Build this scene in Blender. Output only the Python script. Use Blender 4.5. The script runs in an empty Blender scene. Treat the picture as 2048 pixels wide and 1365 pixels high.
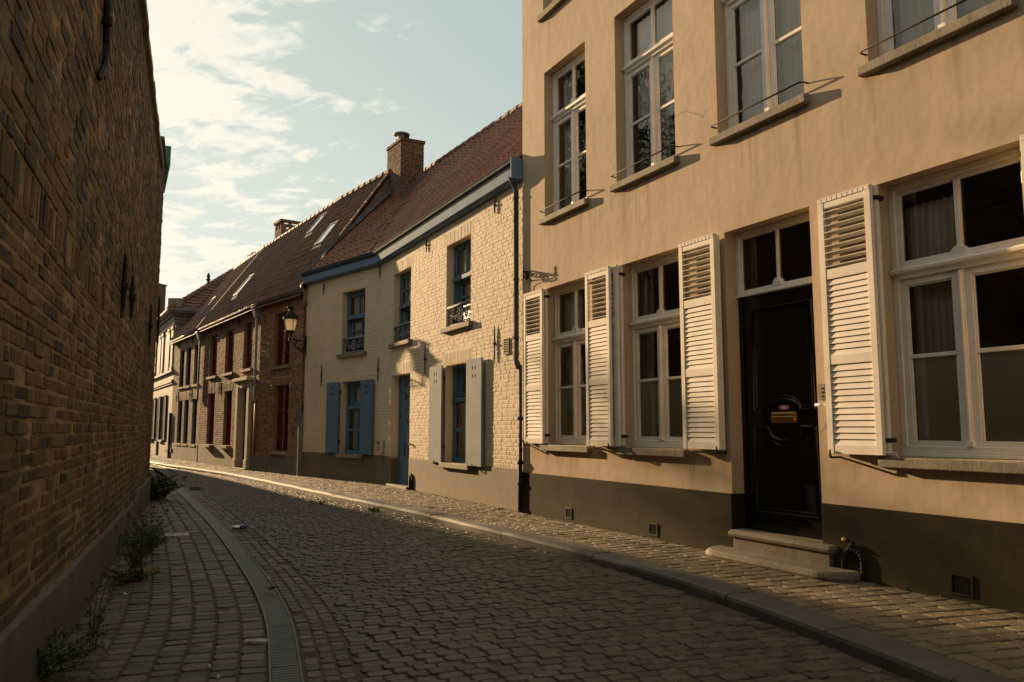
import bpy, math, random
from math import sin, cos, pi, radians, tan, atan, sqrt
from mathutils import Vector
random.seed(7)
SC = bpy.context.scene
COL = SC.collection
R = random.random
def U_(a, b): return a + (b - a) * random.random()

# ------------------------------------------------------------------ materials
class NT:
    def __init__(s, tree): s.t = tree; s.n = tree.nodes; s.l = tree.links
    def new(s, typ, **kw):
        nd = s.n.new(typ)
        for k, v in kw.items(): setattr(nd, k, v)
        return nd
    def put(s, sock, val):
        if hasattr(val, 'links') or isinstance(val, bpy.types.NodeSocket): s.l.new(val, sock)
        else:
            if isinstance(val, (tuple, list)) and len(val) == 3 and len(sock.default_value) == 4: val = (*val, 1)
            sock.default_value = val
    def math(s, op, a, b=0.0, clamp=False):
        nd = s.new('ShaderNodeMath', operation=op); nd.use_clamp = clamp
        s.put(nd.inputs[0], a); s.put(nd.inputs[1], b); return nd.outputs[0]
    def mix(s, f, a, b, mode='MIX'):
        nd = s.new('ShaderNodeMix', data_type='RGBA', blend_type=mode)
        s.put(nd.inputs[0], f); s.put(nd.inputs[6], a); s.put(nd.inputs[7], b); return nd.outputs[2]
    def noise(s, vec, scale, detail=4, rough=0.55, dist=0.0):
        nd = s.new('ShaderNodeTexNoise'); s.put(nd.inputs['Vector'], vec)
        nd.inputs['Scale'].default_value = scale; nd.inputs['Detail'].default_value = detail
        nd.inputs['Roughness'].default_value = rough; nd.inputs['Distortion'].default_value = dist
        return nd.outputs[0]
    def ramp(s, f, stops):
        nd = s.new('ShaderNodeValToRGB'); e = nd.color_ramp.elements
        while len(e) < len(stops): e.new(0.5)
        for i, (p, c) in enumerate(stops):
            e[i].position = p; e[i].color = (*c, 1) if len(c) == 3 else c
        s.put(nd.inputs[0], f); return nd.outputs[0]
    def smooth(s, x, a, b):
        nd = s.new('ShaderNodeMapRange', interpolation_type='SMOOTHSTEP')
        s.put(nd.inputs[0], x); nd.inputs[1].default_value = a; nd.inputs[2].default_value = b
        return nd.outputs[0]
    def pos(s, scale=(1, 1, 1)):
        g = s.new('ShaderNodeNewGeometry').outputs['Position']
        if scale == (1, 1, 1): return g
        m = s.new('ShaderNodeMapping'); s.put(m.inputs[0], g); m.inputs['Scale'].default_value = scale
        return m.outputs[0]
    def sep(s, v):
        nd = s.new('ShaderNodeSeparateXYZ'); s.put(nd.inputs[0], v); return nd.outputs
    def attr(s, name):
        return s.new('ShaderNodeAttribute', attribute_name=name).outputs['Fac']
    def bump(s, h, strength=0.5, dist=0.01, normal=None):
        nd = s.new('ShaderNodeBump'); s.put(nd.inputs['Height'], h)
        nd.inputs['Strength'].default_value = strength; nd.inputs['Distance'].default_value = dist
        if normal is not None: s.put(nd.inputs['Normal'], normal)
        return nd.outputs[0]

def newmat(name):
    m = bpy.data.materials.new(name); m.use_nodes = True
    t = NT(m.node_tree); b = t.n['Principled BSDF']
    return m, t, b

def surf(name, cols, scale=3.0, rough=0.7, attr=0.0, bumps=(), streak=0.0, dirt=0.0, dirtcol=(0.05, 0.04, 0.03),
         metallic=0.0, spec=0.5, lo=0.3, hi=0.7, speck=0.0, moss=None, patch=None, crack=0.0, drip=()):
    """weathered surface: ramp of colours over noise (+ per-face random), streaks, dirt low down, bump layers"""
    m, t, b = newmat(name)
    P = t.pos()
    f = t.noise(P, scale, 5, 0.6)
    f = t.smooth(f, lo, hi)
    if attr:
        f = t.math('ADD', t.math('MULTIPLY', f, 1 - attr), t.math('MULTIPLY', t.attr('rnd'), attr))
    n = len(cols)
    c = t.ramp(f, [(i / max(1, n - 1), cols[i]) for i in range(n)])
    if streak:
        s_ = t.noise(t.pos((9, 9, 0.8)), 1.0, 4, 0.6)
        c = t.mix(t.math('MULTIPLY', t.smooth(s_, 0.5, 0.75), streak), c, tuple(x * 0.35 for x in cols[0]))
    if speck:
        s_ = t.noise(P, 60, 2, 0.6)
        c = t.mix(t.math('MULTIPLY', t.smooth(s_, 0.52, 0.7), speck), c, tuple(min(1, x * 1.8) for x in cols[-1]))
        c = t.mix(t.math('MULTIPLY', t.smooth(s_, 0.48, 0.3), speck), c, tuple(x * 0.35 for x in cols[0]))
    if dirt:
        z = t.sep(P)[2]
        d = t.math('MULTIPLY', t.smooth(t.math('ADD', z, t.math('MULTIPLY', t.noise(P, 2.5, 4, .6), -0.6)), dirt, -0.25), 0.85)
        c = t.mix(d, c, dirtcol)
    if moss:
        s_ = t.noise(P, moss[0], 5, 0.65)
        c = t.mix(t.math('MULTIPLY', t.smooth(s_, 0.55, 0.72), moss[1]), c, moss[2])
    if drip:
        zc = t.sep(P)[2]; st = t.smooth(t.noise(t.pos((7, 7, .25)), 1.0, 5, .65), .47, .72)
        for (zt_, ln_, k_) in drip:
            m_ = t.math('MULTIPLY', t.smooth(zc, zt_ - ln_, zt_), t.math('LESS_THAN', zc, zt_))
            c = t.mix(t.math('MULTIPLY', t.math('MULTIPLY', m_, st), k_), c, tuple(x * .42 for x in cols[0]))
        big = t.noise(P, .45, 3, .5)
        c = t.mix(t.math('MULTIPLY', t.smooth(big, .5, .75), .28), c, tuple(x * .72 for x in cols[0]))
    if crack:
        v_ = t.new('ShaderNodeTexVoronoi', feature='DISTANCE_TO_EDGE'); v_.inputs['Scale'].default_value = .55
        wv = t.new('ShaderNodeVectorMath', operation='ADD'); t.put(wv.inputs[0], P)
        nz = t.new('ShaderNodeTexNoise'); t.put(nz.inputs['Vector'], P); nz.inputs['Scale'].default_value = 3.0; nz.inputs['Detail'].default_value = 5
        sc_ = t.new('ShaderNodeVectorMath', operation='SCALE'); t.put(sc_.inputs[0], nz.outputs['Color']); sc_.inputs['Scale'].default_value = .55
        t.put(wv.inputs[1], sc_.outputs[0]); t.put(v_.inputs['Vector'], wv.outputs[0])
        line = t.smooth(v_.outputs['Distance'], .006, .001)
        msk = t.smooth(t.noise(P, .9, 2, .5), .56, .64)
        c = t.mix(t.math('MULTIPLY', t.math('MULTIPLY', line, msk), crack), c, tuple(x * .3 for x in cols[0]))
    if patch:
        s_ = t.noise(P, patch[0], 5, 0.6)
        c = t.mix(t.math('MULTIPLY', t.smooth(s_, 0.42, 0.68), patch[1]), c, patch[2])
    t.put(b.inputs['Base Color'], c)
    b.inputs['Roughness'].default_value = rough; b.inputs['Metallic'].default_value = metallic
    b.inputs['Specular IOR Level'].default_value = spec
    nrm = None
    for (sc, st, di) in bumps:
        v = t.pos() if not isinstance(sc, tuple) else t.pos(sc)
        h = t.noise(v, sc if not isinstance(sc, tuple) else 1.0, 4, 0.6)
        nrm = t.bump(h, st, di, nrm)
    if nrm is not None: t.put(b.inputs['Normal'], nrm)
    return m

M = {}
M['tan'] = surf('ochre_render', [(0.405, 0.318, 0.222), (0.435, 0.345, 0.243), (0.46, 0.366, 0.262)], 0.9, 0.9, spec=0.2, streak=0.10, crack=0.6, drip=((4.30, 1.1, .5), (1.06, .5, .55), (7.4, .9, .4)),
                bumps=((0.9, 0.35, 0.06), ((5, 5, 2.2), 0.13, 0.012), (25, 0.12, 0.004), (90, 0.15, 0.002)), dirt=0.55, dirtcol=(0.24, 0.17, 0.10), speck=0.05)
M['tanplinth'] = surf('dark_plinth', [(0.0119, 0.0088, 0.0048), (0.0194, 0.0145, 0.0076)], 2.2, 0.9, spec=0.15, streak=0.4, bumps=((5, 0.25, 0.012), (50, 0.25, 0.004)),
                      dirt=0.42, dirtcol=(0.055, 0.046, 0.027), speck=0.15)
M['cream'] = surf('cream_painted_brick', [(0.57, 0.485, 0.345), (0.65, 0.56, 0.41)], 1.3, 0.85, spec=0.2, attr=0.35, streak=0.12,
                  bumps=((25, 0.4, 0.006), (90, 0.3, 0.003)), dirt=0.9, dirtcol=(0.36, 0.29, 0.19))
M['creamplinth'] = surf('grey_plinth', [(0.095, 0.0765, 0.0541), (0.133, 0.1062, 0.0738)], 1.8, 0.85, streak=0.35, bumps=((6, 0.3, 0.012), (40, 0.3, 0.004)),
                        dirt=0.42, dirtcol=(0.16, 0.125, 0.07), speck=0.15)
M['mortar'] = surf('old_mortar', [(0.24, 0.20, 0.15), (0.36, 0.305, 0.235)], 5, 0.95, bumps=((40, 0.6, 0.01),))
M['creammortar'] = surf('painted_mortar', [(0.42, 0.36, 0.265), (0.52, 0.45, 0.34)], 5, 0.85, bumps=((40, 0.6, 0.008),))
M['leftmortar'] = surf('dark_mortar', [(0.133, 0.0903, 0.0462), (0.323, 0.2279, 0.1225)], 3, 0.95, bumps=((30, 0.8, 0.015),), patch=(0.8, 0.6, (0.035, 0.025, 0.015)))
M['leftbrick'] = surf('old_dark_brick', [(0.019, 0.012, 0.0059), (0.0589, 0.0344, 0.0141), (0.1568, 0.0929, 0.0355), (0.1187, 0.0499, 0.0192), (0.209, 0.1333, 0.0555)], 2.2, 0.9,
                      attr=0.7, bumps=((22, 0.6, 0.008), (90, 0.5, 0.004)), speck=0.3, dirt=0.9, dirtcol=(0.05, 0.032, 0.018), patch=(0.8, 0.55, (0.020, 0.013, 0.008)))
M['brick'] = surf('brown_brick', [(0.0616, 0.0381, 0.0246), (0.168, 0.0896, 0.0504), (0.2352, 0.1456, 0.0851), (0.2128, 0.084, 0.047), (0.3696, 0.2632, 0.168)], 2.0, 0.9,
                  attr=0.85, bumps=((30, 0.6, 0.012),), speck=0.2)
M['brickmortar'] = surf('pale_mortar', [(0.28, 0.235, 0.17), (0.40, 0.34, 0.25)], 4, 0.95, bumps=((40, 0.5, 0.01),))
M['buffbrick'] = surf('buff_brick', [(0.26, 0.20, 0.125), (0.36, 0.285, 0.185), (0.42, 0.34, 0.225)], 2.0, 0.9, attr=0.6, bumps=((30, 0.6, 0.012),))
M['redbrick'] = surf('red_chimney_brick', [(0.035, 0.020, 0.014), (0.085, 0.042, 0.025), (0.13, 0.060, 0.036)], 3.0, 0.9, attr=0.7, bumps=((30, 0.5, 0.01),), speck=0.15)
M['stoneplinth'] = surf('streaked_stone', [(0.17, 0.145, 0.105), (0.27, 0.235, 0.175)], 1.5, 0.85, streak=0.75, bumps=((8, 0.3, 0.02),))
M['blueplinth'] = surf('bluish_plinth', [(0.11, 0.105, 0.10), (0.16, 0.155, 0.145)], 1.5, 0.85, streak=0.5, bumps=((8, 0.3, 0.02),))
M['cement'] = surf('brown_cement', [(0.13, 0.10, 0.066), (0.21, 0.165, 0.11)], 2.5, 0.95, bumps=((8, 0.5, 0.03),), speck=0.2)
M['tile'] = surf('clay_pantile', [(0.076, 0.0324, 0.018), (0.1425, 0.0562, 0.028), (0.19, 0.081, 0.04)], 1.2, 0.7, attr=0.55, bumps=((40, 0.3, 0.006),), speck=0.12,
                 moss=(1.5, 0.35, (0.07, 0.06, 0.03)))
M['tilebrown'] = surf('brown_pantile', [(0.058, 0.0302, 0.017), (0.105, 0.0497, 0.026), (0.15, 0.0734, 0.038)], 1.2, 0.72, attr=0.55, bumps=((40, 0.3, 0.006),), speck=0.15,
                      moss=(1.3, 0.45, (0.065, 0.055, 0.03)))
M['stone'] = surf('weathered_bluestone', [(0.16, 0.136, 0.1), (0.24, 0.204, 0.152)], 3, 0.85, streak=0.45, bumps=(((60, 60, 6), 0.35, 0.006), (20, 0.3, 0.008)), speck=0.25)
M['step'] = surf('step_stone', [(0.1125, 0.09, 0.0638), (0.1725, 0.1387, 0.1013)], 4, 0.75, streak=0.3, bumps=((18, 0.35, 0.01), (80, 0.2, 0.004)), speck=0.2)
M['white'] = surf('white_gloss_paint', [(0.66, 0.625, 0.56), (0.75, 0.715, 0.65)], 4, 0.42, bumps=((30, 0.12, 0.004),), streak=0.05)
M['shutterwhite'] = surf('white_shutter_paint', [(0.68, 0.625, 0.53), (0.77, 0.715, 0.62)], 5, 0.75, spec=0.2, bumps=(((12, 12, 60), 0.12, 0.003),), streak=0.10)
M['blue'] = surf('blue_paint', [(0.085, 0.145, 0.215), (0.105, 0.175, 0.25)], 3, 0.75, spec=0.2, bumps=((30, 0.15, 0.004),), streak=0.12)
M['greyblue'] = surf('pale_grey_blue_paint', [(0.22, 0.235, 0.26), (0.265, 0.28, 0.30)], 3, 0.85, bumps=(((40, 40, 3), 0.15, 0.004),), streak=0.12, spec=0.12)
M['darkblue'] = surf('navy_paint', [(0.015, 0.022, 0.04), (0.022, 0.03, 0.055)], 3, 0.45)
M['fascia'] = surf('fascia_paint', [(0.12, 0.185, 0.275), (0.15, 0.225, 0.32)], 2, 0.85, streak=0.15, spec=0.12)
M['red'] = surf('ox_red_paint', [(0.091, 0.0126, 0.0084), (0.133, 0.0196, 0.0126)], 4, 0.45, bumps=((30, 0.1, 0.003),))
M['black'] = surf('black_gloss_paint', [(0.004, 0.004, 0.004), (0.006, 0.006, 0.006)], 4, 0.22, bumps=((14, 0.05, 0.004),), spec=0.35)
M['iron'] = surf('wrought_iron', [(0.012, 0.011, 0.010), (0.028, 0.024, 0.02)], 30, 0.7, bumps=((50, 0.3, 0.003),), spec=0.2)
M['zinc'] = surf('weathered_zinc', [(0.16, 0.165, 0.165), (0.26, 0.265, 0.26)], 3, 0.5, metallic=0.5, streak=0.25)
M['lead'] = surf('lead_flashing', [(0.10, 0.10, 0.12), (0.16, 0.16, 0.185)], 5, 0.95, bumps=((15, 0.3, 0.01),), spec=0.05)
M['brass'] = surf('polished_brass', [(0.62, 0.40, 0.13), (0.72, 0.48, 0.17)], 20, 0.28, metallic=1.0)
M['steel'] = surf('brushed_steel', [(0.45, 0.45, 0.44), (0.56, 0.56, 0.55)], 20, 0.35, metallic=1.0)
M['slate'] = surf('slate_blue_gutter', [(0.045, 0.055, 0.07), (0.07, 0.082, 0.10)], 3, 0.9, streak=0.2, spec=0.08)
M['rust'] = surf('tarnished_plate', [(0.07, 0.045, 0.02), (0.11, 0.07, 0.03)], 20, 0.5)
M['limestone'] = surf('pale_limestone', [(0.36, 0.315, 0.245), (0.44, 0.39, 0.31)], 2, 0.85, streak=0.2, bumps=((20, 0.3, 0.006),))
M['copper'] = surf('rusty_pipe', [(0.22, 0.09, 0.04), (0.33, 0.15, 0.07)], 10, 0.6, streak=0.3)
M['room'] = surf('dim_room', [(0.0825, 0.0675, 0.051), (0.1125, 0.093, 0.0705)], 1.5, 0.95)
M['curtain'] = surf('net_curtain', [(0.78, 0.75, 0.68), (0.86, 0.83, 0.76)], 6, 0.9)
M['film'] = surf('frosted_screen', [(0.78, 0.85, 0.8), (0.84, 0.9, 0.86)], 2, 0.8)
M['greyrender'] = surf('pale_grey_render', [(0.205, 0.195, 0.178), (0.25, 0.24, 0.22)], 1.5, 0.8, streak=0.15, bumps=((12, 0.2, 0.01),))
M['green'] = surf('dark_green_paint', [(0.010, 0.022, 0.016), (0.016, 0.032, 0.024)], 4, 0.9, spec=0.08)
M['cobble'] = surf('road_cobble', [(0.0244, 0.0191, 0.0115), (0.0489, 0.0388, 0.0248), (0.0704, 0.0565, 0.0376), (0.0971, 0.0804, 0.0545)], 14, 0.60, attr=0.72,
                   bumps=((35, 0.5, 0.008), (120, 0.35, 0.003)), speck=0.2, spec=0.5)
M['paver'] = surf('pavement_sett', [(0.0218, 0.0162, 0.01), (0.0438, 0.0324, 0.0201), (0.0684, 0.0525, 0.0343), (0.1368, 0.1102, 0.0768)], 14, 0.60, attr=0.72,
                  bumps=((30, 0.5, 0.008), (110, 0.35, 0.003)), speck=0.2, spec=0.4)
M['paverR'] = surf('warm_pavement_sett', [(0.0855, 0.0648, 0.0396), (0.135, 0.1035, 0.063), (0.189, 0.144, 0.09)], 12, 0.8, attr=0.6,
                   bumps=((30, 0.5, 0.008), (110, 0.3, 0.003)), speck=0.2, spec=0.35)
M['sand'] = surf('joint_sand', [(0.0468, 0.036, 0.023), (0.0828, 0.0648, 0.0432)], 12, 0.98, bumps=((60, 0.6, 0.006),), speck=0.25, moss=(2.0, 0.5, (0.045, 0.05, 0.02)))
M['kerb'] = surf('bluestone_kerb', [(0.0578, 0.0544, 0.0476), (0.0918, 0.085, 0.0748)], 5, 0.68, bumps=((30, 0.3, 0.006), (120, 0.2, 0.003)), speck=0.2, streak=0.1)
M['channel'] = surf('steel_channel_cover', [(0.0278, 0.0248, 0.0203), (0.0506, 0.0455, 0.0375)], 6, 0.5, bumps=((60, 0.3, 0.003),), metallic=0.25, streak=0.2)
M['earth'] = surf('earth', [(0.04, 0.032, 0.022), (0.06, 0.05, 0.035)], 1, 1.0)
M['plaster'] = surf('stained_plaster', [(0.1169, 0.0983, 0.073), (0.17, 0.1435, 0.1063)], 1.6, 0.9, streak=0.35, bumps=((6, 0.4, 0.03), (50, 0.3, 0.005)),
                    dirt=0.6, dirtcol=(0.045, 0.035, 0.022))
M['leaf'] = surf('weed_leaf', [(0.022, 0.045, 0.012), (0.045, 0.075, 0.020), (0.07, 0.10, 0.03)], 30, 0.6, attr=0.8)
M['dryleaf'] = surf('dry_leaf', [(0.13, 0.085, 0.03), (0.23, 0.16, 0.06)], 20, 0.8, attr=0.6)
M['stem'] = surf('weed_stem', [(0.06, 0.055, 0.025), (0.09, 0.075, 0.03)], 20, 0.8)
M['bark'] = surf('tree_bark', [(0.05, 0.038, 0.026), (0.09, 0.07, 0.05)], 8, 0.95, bumps=((14, 0.8, 0.03),))
M['treeleaf'] = surf('tree_leaf', [(0.03, 0.05, 0.015), (0.06, 0.09, 0.028)], 4, 0.6, attr=0.7)
M['paper'] = surf('pale_litter', [(0.55, 0.53, 0.48), (0.68, 0.66, 0.60)], 30, 0.8)
M['canblue'] = surf('blue_can_print', [(0.05, 0.06, 0.22), (0.08, 0.09, 0.30)], 20, 0.35, metallic=0.5)
M['palestone'] = surf('pale_chipped_stone', [(0.26, 0.24, 0.20), (0.42, 0.39, 0.33)], 12, 0.7, bumps=((30, 0.8, 0.01),))
M['orange'] = surf('orange_reflector', [(0.75, 0.36, 0.03), (0.85, 0.45, 0.05)], 20, 0.4)
M['stickerred'] = surf('red_sticker', [(0.40, 0.06, 0.05), (0.46, 0.08, 0.06)], 20, 0.5)
M['feather'] = surf('pigeon_feather', [(0.05, 0.05, 0.055), (0.10, 0.10, 0.11)], 30, 0.8)
M['patina'] = surf('green_copper', [(0.045, 0.10, 0.075), (0.07, 0.15, 0.11)], 5, 0.7)

def glassmat(name, wav, tint, k=1.35):
    m, t, b = newmat(name); t.n.remove(b); out = t.n['Material Output']
    tr = t.new('ShaderNodeBsdfTransparent'); tr.inputs[0].default_value = (*tint, 1)
    gl = t.new('ShaderNodeBsdfGlossy'); gl.inputs['Roughness'].default_value = 0.015
    gl.inputs['Color'].default_value = (1, .97, .88, 1)
    fr = t.new('ShaderNodeFresnel'); fr.inputs[0].default_value = 1.5
    n_ = t.bump(t.noise(t.pos(), 3.5, 2, 0.5), wav, 0.02)
    t.put(gl.inputs['Normal'], n_)
    f = t.math('MULTIPLY', fr.outputs[0], k, clamp=True)
    mx = t.new('ShaderNodeMixShader'); t.put(mx.inputs[0], f); t.put(mx.inputs[1], tr.outputs[0]); t.put(mx.inputs[2], gl.outputs[0])
    t.put(out.inputs[0], mx.outputs[0]); return m
M['glass'] = glassmat('window_glass', 0.10, (0.95, 0.96, 0.94))
M['oldglass'] = glassmat('old_window_glass', 0.22, (0.80, 0.82, 0.80), 1.6)
def milkglass():
    m, t, b = newmat('milky_lantern_glass'); t.n.remove(b); out = t.n['Material Output']
    a = t.new('ShaderNodeBsdfTranslucent'); a.inputs[0].default_value = (0.97, 0.90, 0.74, 1)
    d = t.new('ShaderNodeBsdfDiffuse'); d.inputs[0].default_value = (0.75, 0.70, 0.60, 1)
    g = t.new('ShaderNodeBsdfGlossy'); g.inputs['Roughness'].default_value = 0.15
    m1 = t.new('ShaderNodeMixShader'); m1.inputs[0].default_value = 0.35
    t.put(m1.inputs[1], a.outputs[0]); t.put(m1.inputs[2], d.outputs[0])
    m2 = t.new('ShaderNodeMixShader'); m2.inputs[0].default_value = 0.06
    t.put(m2.inputs[1], m1.outputs[0]); t.put(m2.inputs[2], g.outputs[0])
    t.put(out.inputs[0], m2.outputs[0]); return m
M['milk'] = milkglass()

# ------------------------------------------------------------------ geometry helpers
class Fr:
    """a facade: U to the right seen from the street, v out towards the street, z up; h = heading of the far end, degrees left of north"""
    def __init__(s, o, h):
        s.o = o; a = radians(h); s.r = (sin(a), -cos(a)); s.n = (-cos(a), -sin(a))
    def P(s, U, v, z): return (s.o[0] + U * s.r[0] + v * s.n[0], s.o[1] + U * s.r[1] + v * s.n[1], z)
class Curve:
    """same interface, along a plan polyline"""
    def __init__(s, pts):
        s.p = [Vector(p) for p in pts]; s.L = [0]
        for a, b in zip(s.p, s.p[1:]): s.L.append(s.L[-1] + (b - a).length)
    def at(s, t):
        i = 0
        while i < len(s.L) - 2 and t > s.L[i + 1]: i += 1
        d = (s.p[i + 1] - s.p[i]).normalized(); q = s.p[i] + d * (t - s.L[i])
        return q, d

class MB:
    def __init__(s): s.v = []; s.f = []; s.r = []; s.m = []
    def add(s, vs, fs, rnd=None, mat=0):
        b = len(s.v); s.v.extend(vs); x = R() if rnd is None else rnd
        for f in fs: s.f.append(tuple(i + b for i in f)); s.r.append(x); s.m.append(mat)
    def hexa(s, c, rnd=None, mat=0):   # 8 corners: bottom 0-3, top 4-7
        s.add(c, [(3, 2, 1, 0), (4, 5, 6, 7), (0, 1, 5, 4), (1, 2, 6, 5), (2, 3, 7, 6), (3, 0, 4, 7)], rnd, mat)
    def box(s, fr, U0, U1, v0, v1, z0, z1, rnd=None, mat=0):
        P = fr.P
        s.hexa([P(U0, v0, z0), P(U1, v0, z0), P(U1, v1, z0), P(U0, v1, z0), P(U0, v0, z1), P(U1, v0, z1), P(U1, v1, z1), P(U0, v1, z1)], rnd, mat)
    def ring(s, fr, U0, U1, z0, z1, w, v0, v1, mat=0, wb=None):
        wb = w if wb is None else wb
        s.box(fr, U0, U0 + w, v0, v1, z0, z1, 0.5, mat); s.box(fr, U1 - w, U1, v0, v1, z0, z1, 0.5, mat)
        s.box(fr, U0 + w, U1 - w, v0, v1, z1 - w, z1, 0.5, mat); s.box(fr, U0 + w, U1 - w, v0, v1, z0, z0 + wb, 0.5, mat)
    def quad(s, a, b, c, d, rnd=None, mat=0): s.add([a, b, c, d], [(0, 1, 2, 3)], rnd, mat)
    def poly(s, pts, rnd=None, mat=0): s.add(pts, [tuple(range(len(pts)))], rnd, mat)
    def tube(s, pts, rad, n=6, mat=0, closed=False):
        pts = [Vector(p) for p in pts]; vs = []; N = len(pts)
        up = Vector((0.13, 0.21, 0.97))
        for i, p in enumerate(pts):
            a = pts[i - 1] if (i or closed) else p; b = pts[(i + 1) % N] if (i < N - 1 or closed) else p
            d = (b - a).normalized() if (b - a).length else Vector((0, 0, 1))
            x = d.cross(up)
            if x.length < 1e-3: x = d.cross(Vector((1, 0, 0)))
            x.normalize(); y = d.cross(x)
            r = rad[i] if isinstance(rad, (list, tuple)) else rad
            for k in range(n): vs.append(tuple(p + (x * cos(2 * pi * k / n) + y * sin(2 * pi * k / n)) * r))
        fs = []
        for i in range(N if closed else N - 1):
            j = (i + 1) % N
            for k in range(n): fs.append((i * n + k, i * n + (k + 1) % n, j * n + (k + 1) % n, j * n + k))
        if not closed: fs += [tuple(range(n))[::-1], tuple(range((N - 1) * n, N * n))]
        s.add(vs, fs, 0.5, mat)
    def lathe(s, c, prof, n=12, mat=0, sx=1.0):   # prof: (radius, z)
        vs = []
        for (r, z) in prof:
            for k in range(n): vs.append((c[0] + r * cos(2 * pi * k / n), c[1] + r * sin(2 * pi * k / n) * sx, c[2] + z))
        fs = []
        for i in range(len(prof) - 1):
            for k in range(n): fs.append((i * n + k, i * n + (k + 1) % n, (i + 1) * n + (k + 1) % n, (i + 1) * n + k))
        fs += [tuple(range(n))[::-1], tuple(range((len(prof) - 1) * n, len(prof) * n))]
        s.add(vs, fs, 0.5, mat)
    def build(s, name, mats, root=None, smooth=False, bevel=0.0):
        me = bpy.data.meshes.new(name)
        loc = Vector((0, 0, 0))
        q = root
        while q is not None: loc = loc + q.location; q = q.parent
        x, y, z = loc
        me.from_pydata([(a - x, b - y, c - z) for a, b, c in s.v], [], s.f)
        if not isinstance(mats, (list, tuple)): mats = [mats]
        for m in mats: me.materials.append(M[m] if isinstance(m, str) else m)
        at = me.attributes.new('rnd', 'FLOAT', 'FACE'); at.data.foreach_set('value', s.r)
        if len(mats) > 1: me.polygons.foreach_set('material_index', s.m)
        if smooth: me.polygons.foreach_set('use_smooth', [len(f) < 8 for f in s.f])
        me.update()
        o = bpy.data.objects.new(name, me); COL.objects.link(o)
        if root is not None: o.parent = root
        if bevel:
            b = o.modifiers.new('bevel', 'BEVEL'); b.width = bevel; b.segments = 2; b.limit_method = 'ANGLE'; b.angle_limit = radians(50)
        return o
def tag(o, label=None, cat=None, group=None, kind=None):
    if label: o['label'] = label
    if cat: o['category'] = cat
    if group: o['group'] = group
    if kind: o['kind'] = kind
    return o
def thing(name, loc, label, cat, group=None):
    o = bpy.data.objects.new(name, None); o.empty_display_size = 0.3; COL.objects.link(o); o.location = loc
    return tag(o, label, cat, group)

def wall_cells(mb, fr, U0, U1, z0, z1, holes, v=0.0, depth=0.28, mat=0, reveal=True, rmat=None):
    """flat wall sheet with rectangular openings and reveals"""
    us = sorted({U0, U1, *[h[0] for h in holes], *[h[1] for h in holes]}); zs = sorted({z0, z1, *[h[2] for h in holes], *[h[3] for h in holes]})
    us = [u for u in us if U0 <= u <= U1]; zs = [z for z in zs if z0 <= z <= z1]
    for a, b in zip(us, us[1:]):
        for c, d in zip(zs, zs[1:]):
            um, zm = (a + b) / 2, (c + d) / 2
            if any(h[0] < um < h[1] and h[2] < zm < h[3] for h in holes): continue
            mb.quad(fr.P(a, v, c), fr.P(b, v, c), fr.P(b, v, d), fr.P(a, v, d), 0.5, mat)
    if reveal:
        for (a, b, c, d) in holes:
            P = fr.P; w = -depth; rm = mat if rmat is None else rmat
            low = c < z0; c = max(c, z0); d = min(d, z1)
            mb.quad(P(a, v, c), P(a, v, d), P(a, w, d), P(a, w, c), 0.5, rm); mb.quad(P(b, v, d), P(b, v, c), P(b, w, c), P(b, w, d), 0.5, rm)
            mb.quad(P(a, v, d), P(b, v, d), P(b, w, d), P(a, w, d), 0.5, rm)
            if not low: mb.quad(P(b, v, c), P(a, v, c), P(a, w, c), P(b, w, c), 0.5, rm)

def one_brick(mb, fr, a, b, c, d, pr, jit, mat=0, v0=-0.02, ch=0.006):
    j = lambda s=jit: U_(-s, s)
    P = fr.P; p = pr + U_(-1, 1) * jit * 0.9; t1, t2 = j(jit * .8), j(jit * .8)
    o = [(a + j(), c + j()), (b + j(), c + j()), (b + j(), d + j()), (a + j(), d + j())]
    cu, cz = (a + b) / 2, (c + d) / 2
    def ins(q, k): return (q[0] + (k if q[0] < cu else -k), q[1] + (k if q[1] < cz else -k))
    vs = [P(q[0], v0, q[1]) for q in o] + [P(q[0], p - ch * .8, q[1]) for q in o]
    dp = [0, t1, t1 + t2, t2]
    vs += [P(*(lambda w: (w[0], p + dp[i], w[1]))(ins(o[i], ch * U_(.7, 1.4)))) for i in range(4)]
    fs = [(8, 9, 10, 11)]
    for i in range(4):
        k = (i + 1) % 4
        fs += [(4 + i, 4 + k, 8 + k, 8 + i), (i, k, 4 + k, 4 + i)]
    mb.add(vs, fs, R(), mat)

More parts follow.
